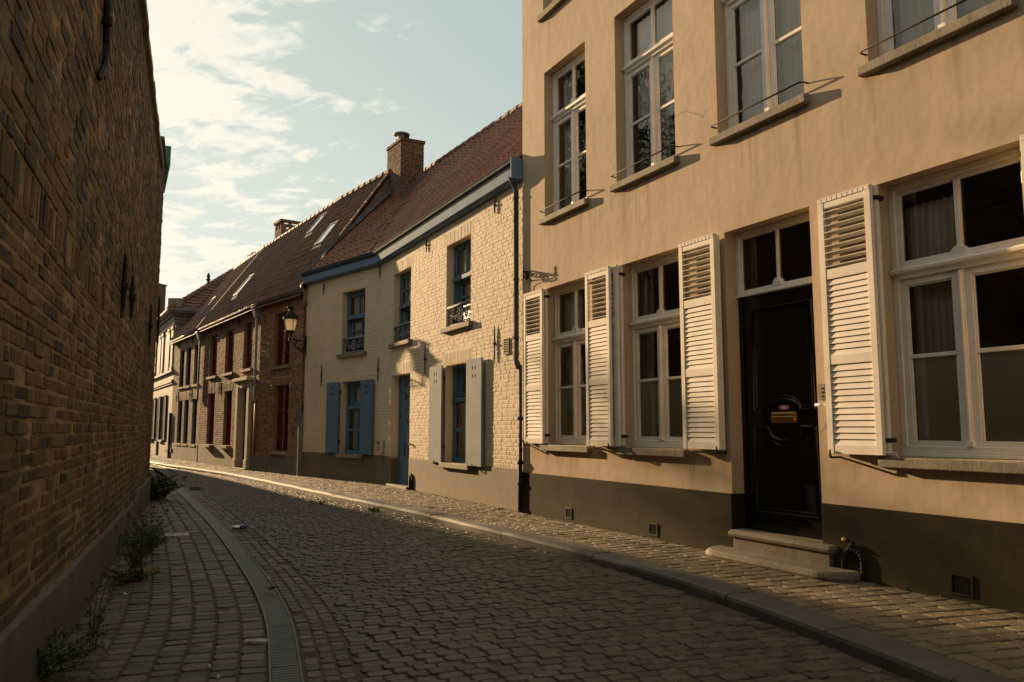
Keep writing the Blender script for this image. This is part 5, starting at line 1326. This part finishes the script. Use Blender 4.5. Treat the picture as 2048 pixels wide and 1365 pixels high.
# ================================================================== STREET FURNITURE, PLANTS, LITTER
# lantern on a scroll bracket
lampv = .46; LU = R1L + .02
lamp = thing('street_lamp', R1.P(LU, 0, 3.5), 'black cast iron lantern with glowing glass on a scroll bracket fixed to the brick corner', 'street lamp')
mb = MB(); P = R1.P
def fp(v, z): return P(LU, v, z)
mb.tube([fp(0, 3.66), fp(.28, 3.66), fp(lampv + .03, 3.68)], .018, 6)
mb.tube([fp(lampv - .02 - .4 * i / 12, 3.64 - .27 * sin(pi * .5 * i / 12) - .0) for i in range(13)], .015, 6)
mb.tube([fp(v, z) for v, z in [(x, y) for x, y in spiral((.135, 3.50), .125, 1.9, pi / 2, 1, 30, .15)]], .012, 6)
mb.tube([fp(v, z) for v, z in spiral((.30, 3.585), .055, 1.5, pi, -1, 20, .2)], .009, 6)
mb.box(R1, LU - .03, LU + .03, -.02, .03, 3.30, 3.80)
mb.lathe(fp(.02, 3.28), [(.005, -.05), (.03, 0), (.01, .05)], 8); mb.lathe(fp(lampv, 3.68), [(.01, -.05), (.035, -.02), (.035, .02), (.015, .05)], 8)
mb.build('bracket', 'iron', lamp)
c = fp(lampv, 3.72)
mb = MB(); mb.lathe(c, [(.02, 0), (.015, .10), (.03, .12)], 8)
for k in range(4):
    a_ = pi / 4 + k * pi / 2; mb.tube([(c[0] + .02 * cos(a_), c[1] + .02 * sin(a_), c[2] + .04), (c[0] + .10 * cos(a_), c[1] + .10 * sin(a_), c[2] + .16)], .008, 5)
    mb.tube([(c[0] + .125 * cos(a_), c[1] + .125 * sin(a_), c[2] + .17), (c[0] + .172 * cos(a_), c[1] + .172 * sin(a_), c[2] + .49)], .009, 5)
    mb.lathe((c[0] + .125 * cos(a_), c[1] + .125 * sin(a_), c[2] + .15), [(.003, -.03), (.012, 0), (.004, .02)], 6)
mb.lathe((c[0], c[1], c[2] + .16), [(.135, 0), (.14, .012), (.135, .024)], 8)
mb.build('lantern_frame', 'iron', lamp)
mb = MB()
v8 = []
for (r, z) in ((.118, .18), (.162, .48)):
    for k in range(8): a_ = pi / 8 + k * pi / 4; v8.append((c[0] + r * cos(a_), c[1] + r * sin(a_), c[2] + z))
mb.add(v8, [(k, (k + 1) % 8, 8 + (k + 1) % 8, 8 + k) for k in range(8)], .5); mb.build('lantern_glass', 'milk', lamp)
mb = MB(); mb.lathe((c[0], c[1], c[2] + .48), [(.175, 0), (.20, .02), (.205, .055), (.18, .075), (.13, .13), (.075, .20), (.055, .23), (.052, .27), (.10, .315), (.105, .335), (.05, .345)], 8)
for k in range(8):
    a_ = k * pi / 4; mb.lathe((c[0] + .2 * cos(a_), c[1] + .2 * sin(a_), c[2] + .55), [(.022, -.02), (.022, .01), (.006, .05)], 5)
mb.build('lantern_cap', 'iron', lamp)

# iron scroll bracket with coiled cable on the ochre house corner
br = thing('iron_bracket', T.P(.32, 0, 3.62), 'small curled wrought iron bracket with a coil of cable on the ochre house corner', 'bracket')
mb = MB(); P = T.P
def bp(v, z, du=0): return P(.30 + du, v * .62, 3.62 + (z - 3.62) * .7)
mb.tube([bp(0, 3.70), bp(.15, 3.68), bp(.30, 3.66)], .010, 6); mb.tube([bp(v, z) for v, z in spiral((.22, 3.60), .085, 1.8, pi / 2, 1, 26, .2)], .009, 6)
mb.tube([bp(v, z) for v, z in spiral((.09, 3.62), .06, 1.5, -pi / 2, -1, 22, .2)], .008, 6); mb.tube([bp(.02, 3.48), bp(.12, 3.53), bp(.24, 3.52)], .009, 6)
mb.tube([bp(.0, 3.42), bp(.0, 3.76)], .012, 6); mb.lathe(bp(.27, 3.75), [(.004, -.07), (.015, -.03), (.006, 0), (.012, .03), (.002, .08)], 6)
mb.build('scroll', 'iron', br)
mb = MB(); mb.tube([P(.26 + .06 * cos(a_ / 6), .10 + .02 * sin(a_ / 9), 3.60 + .06 * sin(a_ / 6)) for a_ in range(0, 96, 2)], .006, 5); mb.tube([P(.3, .08, 3.52), P(.27, .04, 3.46), P(.29, .03, 3.35)], .006, 5); mb.build('cable_coil', 'iron', br)

# pigeon on the far ridge
pgp = Vector(ap0) + Vector((.1, .0, .17))
pg = MB()
def ell(mb, c, r, n=10, m=7, tilt=0):
    vs = []
    for i in range(m + 1):
        th_ = pi * i / m
        for k in range(n):
            ph = 2 * pi * k / n; x, y, z = r[0] * cos(th_), r[1] * sin(th_) * cos(ph), r[2] * sin(th_) * sin(ph)
            vs.append((c[0] + x * cos(tilt) - z * sin(tilt), c[1] + y, c[2] + x * sin(tilt) + z * cos(tilt)))
    mb.add(vs, [(i * n + k, i * n + (k + 1) % n, (i + 1) * n + (k + 1) % n, (i + 1) * n + k) for i in range(m) for k in range(n)], .5)
pgo = (pgp.x, pgp.y, pgp.z)
ell(pg, (pgo[0], pgo[1], pgo[2] + .12), (.20, .10, .10), tilt=.35); ell(pg, (pgo[0] + .19, pgo[1], pgo[2] + .24), (.065, .05, .055), tilt=.2); ell(pg, (pgo[0] - .24, pgo[1], pgo[2] + .03), (.14, .05, .02), tilt=.3); ell(pg, (pgo[0] + .13, pgo[1], pgo[2] + .18), (.10, .06, .06), tilt=.8)
pg.tube([(pgo[0] + .24, pgo[1], pgo[2] + .24), (pgo[0] + .29, pgo[1], pgo[2] + .225)], [.012, .003], 5)
for s in (-.03, .03): pg.tube([(pgo[0] + .02, pgo[1] + s, pgo[2] + .06), (pgo[0] + .03, pgo[1] + s, pgo[2] - .05)], .008, 5)
tag(pg.build('pigeon', 'feather', smooth=True), 'dark pigeon perched on the far end of the tiled roof ridge', 'bird')

def leafq(mb, p, d, ln, wd, mat=0):
    d = d.normalized(); x = d.cross(Vector((U_(-1, 1), U_(-1, 1), U_(.2, 1)))).normalized() * wd / 2; up = x.cross(d).normalized() * ln * .12
    a, b = p, p + d * ln; m1 = p + d * ln * .45
    mb.add([tuple(a), tuple(m1 + x + up), tuple(b), tuple(m1 - x + up)], [(0, 1, 2), (0, 2, 3)], R(), mat)
def weed(name, c, n, h, spread, leaf, label, cat='weed', group='weeds growing at the wall and kerb', dens=9, droop=.2, lm='leaf'):
    root = thing(name, c, label, cat, group); c = Vector(c); st, lf = MB(), MB()
    for i in range(n):
        a_ = U_(0, 2 * pi); q = Vector((cos(a_), sin(a_), 0)); hh = h * U_(.35, 1.0); sp = spread * U_(.2, 1)
        base = c + q * spread * .25 * R(); pts = []
        for k in range(6): t_ = k / 5; pts.append(base + q * sp * t_ ** 1.4 + Vector((U_(-.01, .01), U_(-.01, .01), hh * (t_ - droop * t_ * t_))))
        st.tube([tuple(p) for p in pts], [.005, .0045, .004, .003, .0025, .0015], 4)
        for k in range(dens):
            t_ = U_(.12, 1) * 5; i0 = min(4, int(t_)); p = pts[i0].lerp(pts[i0 + 1], t_ - i0)
            leafq(lf, p, Vector((U_(-1, 1), U_(-1, 1), U_(-.3, .8))), leaf * U_(.5, 1.2), leaf * U_(.3, .6))
    st.build('stem', 'stem', root); lf.build('foliage', lm, root); return root
weed('weed', (-6.75, 15.1, 0), 46, .60, .45, .10, 'bushy green weed at the far corner of the brick wall', dens=26)
weed('weed', (-4.45, 9.75, 0), 13, .62, .36, .045, 'tall straggly weed with spreading twigs against the plaster foot of the wall', dens=22)
weed('weed', (-4.02, 8.75, 0), 60, .34, .30, .04, 'low bushy weed clump at the middle of the wall foot', dens=20)
weed('weed', (-3.62, 7.75, 0), 26, .55, .20, .035, 'upright thin weed at the wall foot nearest the middle clump', dens=16)
weed('weed', (-3.38, 7.15, 0), 34, .16, .26, .04, 'small flat weed sprawling onto the setts from the wall foot', dens=14)
weed('weed', (-2.62, 4.35, 0), 110, .30, .38, .035, 'dark feathery weed bush in the bottom left corner by the wall', dens=26)
weed('weed', (-2.62, 5.05, 0), 6, .62, .14, .04, 'single upright sprig growing from a hole in the plaster foot', dens=14)
# litter of dead leaves and soil gathered along the wall foot
mb = MB()
for i in range(620):
    u = U_(3.2, 15.5); v = .05 + abs(random.gauss(0, .13)); p = L.P(u, v, .006 + .01 * R())
    leafq(mb, Vector(p), Vector((U_(-1, 1), U_(-1, 1), U_(-.05, .25))), U_(.015, .045), U_(.010, .025))
tag(mb.build('leaf_litter', 'dryleaf'), kind='stuff'); bpy.data.objects['leaf_litter']['label'] = 'dead leaves and crumbs gathered along the foot of the brick wall'; bpy.data.objects['leaf_litter']['category'] = 'leaf litter'
weed('weed', (-3.36, 13.80, -.0), 12, .13, .12, .05, 'tiny green weed tuft at the far kerb joint', dens=8)
weed('weed', (-2.18, 13.20 - .55, 0), 14, .16, .13, .05, 'tiny yellow-green tuft at the sunlit kerb joint below the blue door', dens=8)
weed('weed', C1.P(6.7, .1, .10), 10, .05, .10, .03, 'low moss tuft at the foot of the cream house plinth', dens=6)
mb = MB()
for i in range(420):
    fr_, u = (T, U_(0.1, 9)) if R() < .6 else (C1, U_(2.6, 7.1))
    if fr_ is T and 4.0 < u < 5.95: continue
    leafq(mb, Vector(fr_.P(u + .05 * sin(u * 40), .02 + abs(random.gauss(0, .03)), PV + .002)), Vector((U_(-1, 1), U_(-1, 1), U_(.1, .8))), U_(.008, .026), U_(.006, .014))
o_ = tag(mb.build('moss', 'leaf'), 'thin line of moss where the pavement meets the house walls', 'moss', kind='stuff')

# crushed can
can = thing('crushed_can', (-3.62, 10.62, .0), 'crushed blue and silver drink can lying beside the drain channel', 'can')
mb = MB(); vs = []; n = 12; prof = [(-.10, .010), (-.095, .028), (-.03, .034), (.0, .024), (.04, .036), (.085, .034), (.095, .026)]
ax = Vector((.95, .3, 0)).normalized(); ay = Vector((-ax.y, ax.x, 0)); base = Vector((-3.62, 10.62, .045))
def ring_can(lst, mat, name):
    mb = MB(); vs = []
    for (x, r) in lst:
        for k in range(n): a_ = 2 * pi * k / n; rr = r * (1 + .15 * sin(3 * a_ + x * 60)); vs.append(tuple(base + ax * x + ay * rr * cos(a_) + Vector((0, 0, rr * .8 * sin(a_)))))
    m_ = len(lst); mb.add(vs, [(i * n + k, i * n + (k + 1) % n, (i + 1) * n + (k + 1) % n, (i + 1) * n + k) for i in range(m_ - 1) for k in range(n)] + [tuple(range(n)), tuple(range((m_ - 1) * n, m_ * n))], .5); mb.build(name, mat, can)
ring_can([(-.10, .012), (-.095, .03), (-.03, .034), (.0, .026)], 'steel', 'crumpled_end'); ring_can([(.0, .0265), (.04, .038), (.085, .037), (.095, .028)], 'canblue', 'printed_end')
def litter(name, c, sx, sy, mat, label, cat, h=.012):
    mb = MB(); n = 7; vs = []
    for i in range(n): a_ = 2 * pi * i / n; vs.append((c[0] + sx * cos(a_) * U_(.7, 1.1), c[1] + sy * sin(a_) * U_(.7, 1.1), c[2] + U_(0, h)))
    vs.append((c[0], c[1], c[2] + h)); vs += [(p[0] * .98 + c[0] * .02, p[1] * .98 + c[1] * .02, c[2] - .004) for p in vs[:n]]
    mb.add(vs, [(i, (i + 1) % n, n) for i in range(n)] + [(n + 1 + i, n + 1 + (i + 1) % n, (i + 1) % n, i) for i in range(n)], .5); return tag(mb.build(name, mat), label, cat, 'cigarette ends on the pavement' if name == 'cigarette_end' else None)
litter('paper_scrap', (-3.15, 6.55, .012), .018, .02, 'paper', 'small white paper scrap on the dirt by the wall foot', 'litter')
litter('pebble', (-2.17, 7.18, .010), .016, .02, 'paper', 'pale pebble resting on the setts right of the drain channel', 'pebble', .02)
litter('cigarette_end', (-1.72, 4.62, .008), .010, .007, 'paper', 'white cigarette end on the setts in the lower left pavement', 'litter')
litter('cigarette_end', (-1.60, 4.43, .008), .012, .006, 'paper', 'white cigarette end nearest the bottom edge left of the channel', 'litter')
litter('broken_sett', (-1.62, 5.17, .002), .10, .075, 'palestone', 'pale chipped sett beside the left edge of the drain channel', 'paving stone', .018)
litter('rag', (-3.42, 7.55, .01), .12, .10, 'dryleaf', 'crumpled yellowish rag lying by the low weeds', 'litter', .05)
for i, (x, y, lb) in enumerate(((1.83, 5.93, 'dry brown leaf curled in the road against the near kerb'), (2.05, 4.98, 'dry brown leaf at the kerb face close to a kerb joint'), (-2.0, 6.6, 'dry brown leaf lying in the border setts'))):
    mb = MB()
    for k in range(3): leafq(mb, Vector((x, y, .035)), Vector((cos(k * 2.1 + i), sin(k * 2.1 + i), U_(.1, .5))), .075, .045)
    tag(mb.build('dry_leaf', 'dryleaf'), lb, 'leaf', 'dry leaves on the road')
# utility cover and drain grate
mb = MB(); cx, cy = -4.24, 10.12
cf = Fr((cx, cy), 24)
mb.ring(cf, -.16, .16, .008, .012, .01, -.14, .14); mb.box(cf, -.16, .16, -.14, -.125, .0, .014, .5); mb.box(cf, -.16, .16, .125, .14, .0, .014, .5); mb.box(cf, -.16, -.145, -.125, .125, .0, .014, .5); mb.box(cf, .145, .16, -.125, .125, .0, .014, .5)
mb.lathe((cx, cy, .006), [(.05, 0), (.05, .008), (.01, .009)], 12)
mb.box(cf, -.14, .14, -.12, .12, -.02, .006, .5, 1)
tag(mb.build('utility_cover', ['palestone', 'paver']), 'small rectangular utility cover with pale rim in the left pavement', 'cover')
cf = Fr((-7.0, 17.95), 24); mb = MB()
mb.box(cf, -.35, .35, -.28, -.25, -.02, .018); mb.box(cf, -.35, .35, .25, .28, -.02, .018); mb.box(cf, -.35, -.32, -.25, .25, -.02, .018); mb.box(cf, .32, .35, -.25, .25, -.02, .018)
for i in range(8): mb.box(cf, -.30 + i * .08, -.26 + i * .08, -.25, .25, -.02, .012)
tag(mb.build('drain_grate', 'iron'), 'dark iron drain grate at the far end of the drain channel', 'drain')

# across the street, out of sight behind the brick building: wall and small tree added for their shade, large tree mirrored in the panes
gw = thing('shade_wall', (-13.5, 26, 0), 'long unseen brick wall added across the street to shade the road', 'wall')
class GWF:
    o = (-10.6, 17.6)
    d = Vector((-.47, .88)).normalized(); r = (d.x, d.y); n = (d.y, -d.x); P = Fr.P
gf = GWF(); mb = MB(); tops = []
SUN_H, SUN_E = 39.8, 13.0
sx, sy, tz = -sin(radians(SUN_H)), cos(radians(SUN_H)), tan(radians(SUN_E))
for (px_, py_) in ((3.2, 3.6), (2.5, 5.4), (1.45, 7.0), (.20, 8.6), (-1.30, 10.9), (-3.4, 14.0), (-6.5, 19.0), (-10.0, 24.3), (-13.3, 28.6)):   # wanted shadow edge on the road, the wall's top is shaped to it
    dx, dy = px_ - gf.o[0], py_ - gf.o[1]; den = sx * gf.r[1] - sy * gf.r[0]
    q_ = -(dx * gf.r[1] - dy * gf.r[0]) / den; ux = (px_ + sx * q_ - gf.o[0]) * gf.r[0] + (py_ + sy * q_ - gf.o[1]) * gf.r[1]
    tops.append((ux, q_ * tz - .07))
tops.sort(); tops = [(0, tops[0][1])] + tops + [(tops[-1][0] + 6, tops[-1][1] - .2)]
for (a, ha), (b, hb) in zip(tops, tops[1:]):
    P = gf.P; mb.hexa([P(a, -.35, 0), P(b, -.35, 0), P(b, 0, 0), P(a, 0, 0), P(a, -.35, ha), P(b, -.35, hb), P(b, 0, hb), P(a, 0, ha)])
mb.build('wall', 'brick', gw)
mb = MB()
for (a, ha), (b, hb) in zip(tops, tops[1:]):
    P = gf.P; n = max(1, int((b - a) / .5))
    for i in range(n):
        u0, u1 = a + (b - a) * i / n, a + (b - a) * (i + 1) / n - .01; z0, z1 = ha + (hb - ha) * i / n, ha + (hb - ha) * (i + 1) / n; d = U_(.05, .09)
        mb.hexa([P(u0, -.42, z0), P(u1, -.42, z1), P(u1, .07, z1), P(u0, .07, z0), P(u0, -.42, z0 + d), P(u1, -.42, z1 + d), P(u1, .07, z1 + d), P(u0, .07, z0 + d)])
mb.build('coping', 'stone', gw)
def tree(c, h, rad, n, label, flat=1.0, zc=None, leaf=.22):
    root = thing('broadleaf_tree', c, label, 'tree'); c = Vector(c); mb = MB()
    zc = zc or h * .68
    mb.tube([tuple(c + Vector((.1 * sin(i), .1 * cos(i * 1.3), zc * 1.15 * i / 7))) for i in range(8)], [.30 * rad / 4 * (1 - .09 * i) for i in range(8)], 8)
    for k in range(9):
        a_ = k * 2.4; z = zc * U_(.55, .95); q = Vector((cos(a_), sin(a_), U_(.3, .8))); mb.tube([tuple(c + Vector((0, 0, z)) + q * rad * .8 * i / 4 + Vector((0, 0, .05 * i * i))) for i in range(5)], [.09 * rad / 4 * (1 - .2 * i) + .01 for i in range(5)], 6)
    mb.build('trunk', 'bark', root); mb = MB(); clumps = []
    for k in range(int(26)):
        while True:
            q = Vector((U_(-1, 1), U_(-1, 1), U_(-1, 1)))
            if q.length < 1 and q.length > .35: break
        clumps.append((c + Vector((q.x * rad, q.y * rad, zc + q.z * (h - zc) * flat)), rad * U_(.22, .42)))
    for i in range(n):
        p, r = random.choice(clumps); q = Vector((random.gauss(0, .5), random.gauss(0, .5), random.gauss(0, .45))) * r
        leafq(mb, p + q, Vector((U_(-1, 1), U_(-1, 1), U_(-1, .5))), leaf * U_(.7, 1.3), leaf * U_(.5, .8))
    mb.build('crown', 'treeleaf', root)
tree((-19.0, 21.5, 0), 16.8, 5.6, 12000, 'large leafy tree across the street mirrored in the upper windows', leaf=.32)
tree((-16.9, 28.6, 0), 10.6, 2.1, 2600, 'small unseen leafy tree added across the street to dim the ochre front', zc=6.6, leaf=.16)  # added out of view, its crown filters sun off the lower right front

# ------------------------------------------------------------------ camera, sky, sun
cam = bpy.data.cameras.new('camera'); co = bpy.data.objects.new('camera', cam); COL.objects.link(co)
FPX = 1565.0; pit = atan(175 / FPX)
cam.sensor_width = 36; cam.lens = FPX / 2048 * 36; cam.clip_end = 2000; cam.clip_start = .05
co.location = (0, 0, 1.35); co.rotation_euler = (pi / 2 + pit, 0, 0)
SC.camera = co

s = Vector((-sin(radians(SUN_H)) * cos(radians(SUN_E)), cos(radians(SUN_H)) * cos(radians(SUN_E)), sin(radians(SUN_E))))
sl = bpy.data.lights.new('sun', 'SUN'); sl.energy = 11.0; sl.angle = radians(.6); sl.color = (1.0, .685, .365)
so_ = bpy.data.objects.new('sun', sl); COL.objects.link(so_); so_.rotation_euler = s.to_track_quat('Z', 'Y').to_euler(); so_.location = (-20, 24, 20)

w = bpy.data.worlds.new('World'); SC.world = w; w.use_nodes = True
t = NT(w.node_tree); bg = t.n['Background']; bg.inputs['Strength'].default_value = .10
sky = t.new('ShaderNodeTexSky', sky_type='NISHITA'); sky.sun_disc = False; sky.sun_elevation = radians(SUN_E); sky.sun_rotation = radians(-SUN_H)
sky.air_density = 1.0; sky.dust_density = 2.0; sky.ozone_density = 1.5
tc = t.new('ShaderNodeTexCoord').outputs['Generated']; x, y, z = t.sep(tc)
zz = t.math('ADD', t.math('MAXIMUM', z, 0.0), .16)
cb = t.new('ShaderNodeCombineXYZ'); t.put(cb.inputs[0], t.math('DIVIDE', x, zz)); t.put(cb.inputs[1], t.math('DIVIDE', y, zz)); cb.inputs[2].default_value = 3.7
mp = t.new('ShaderNodeMapping'); t.put(mp.inputs[0], cb.outputs[0]); mp.inputs['Rotation'].default_value = (0, 0, radians(25)); mp.inputs['Scale'].default_value = (1.0, 1.45, 1)
n1 = t.noise(mp.outputs[0], 7.0, 11, .60, .35); n2 = t.noise(mp.outputs[0], 1.2, 4, .5)
cov = t.math('ADD', t.math('MULTIPLY', x, .70), .755)      # more cloud towards the left
dens = t.math('SUBTRACT', t.math('ADD', t.math('MULTIPLY', n1, .8), t.math('MULTIPLY', n2, .35)), cov)
mask = t.math('MULTIPLY', t.smooth(dens, -.015, .11), t.smooth(z, .0, .10))
haze = t.smooth(z, .50, .0)
sun_glow = t.math('ADD', t.math('MULTIPLY', x, -sin(radians(SUN_H))), t.math('MULTIPLY', y, cos(radians(SUN_H))))
glow = t.smooth(sun_glow, .62, 1.0)
base = t.mix(.9, sky.outputs[0], t.mix(haze, (5.2, 6.15, 5.8), (7.6, 8.2, 7.4)))
base = t.mix(t.math('MULTIPLY', glow, .45), base, (8.2, 8.5, 7.6))
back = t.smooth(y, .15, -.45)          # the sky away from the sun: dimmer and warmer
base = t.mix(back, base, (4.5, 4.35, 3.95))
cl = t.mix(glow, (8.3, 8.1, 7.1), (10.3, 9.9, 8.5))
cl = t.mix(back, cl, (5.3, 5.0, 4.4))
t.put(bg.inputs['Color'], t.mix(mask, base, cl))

SC.view_settings.view_transform = 'Standard'; SC.view_settings.look = 'None'; SC.view_settings.exposure = 0; SC.view_settings.gamma = 1
SC.cycles.max_bounces = 7; SC.cycles.transparent_max_bounces = 12; SC.cycles.sample_clamp_indirect = 6
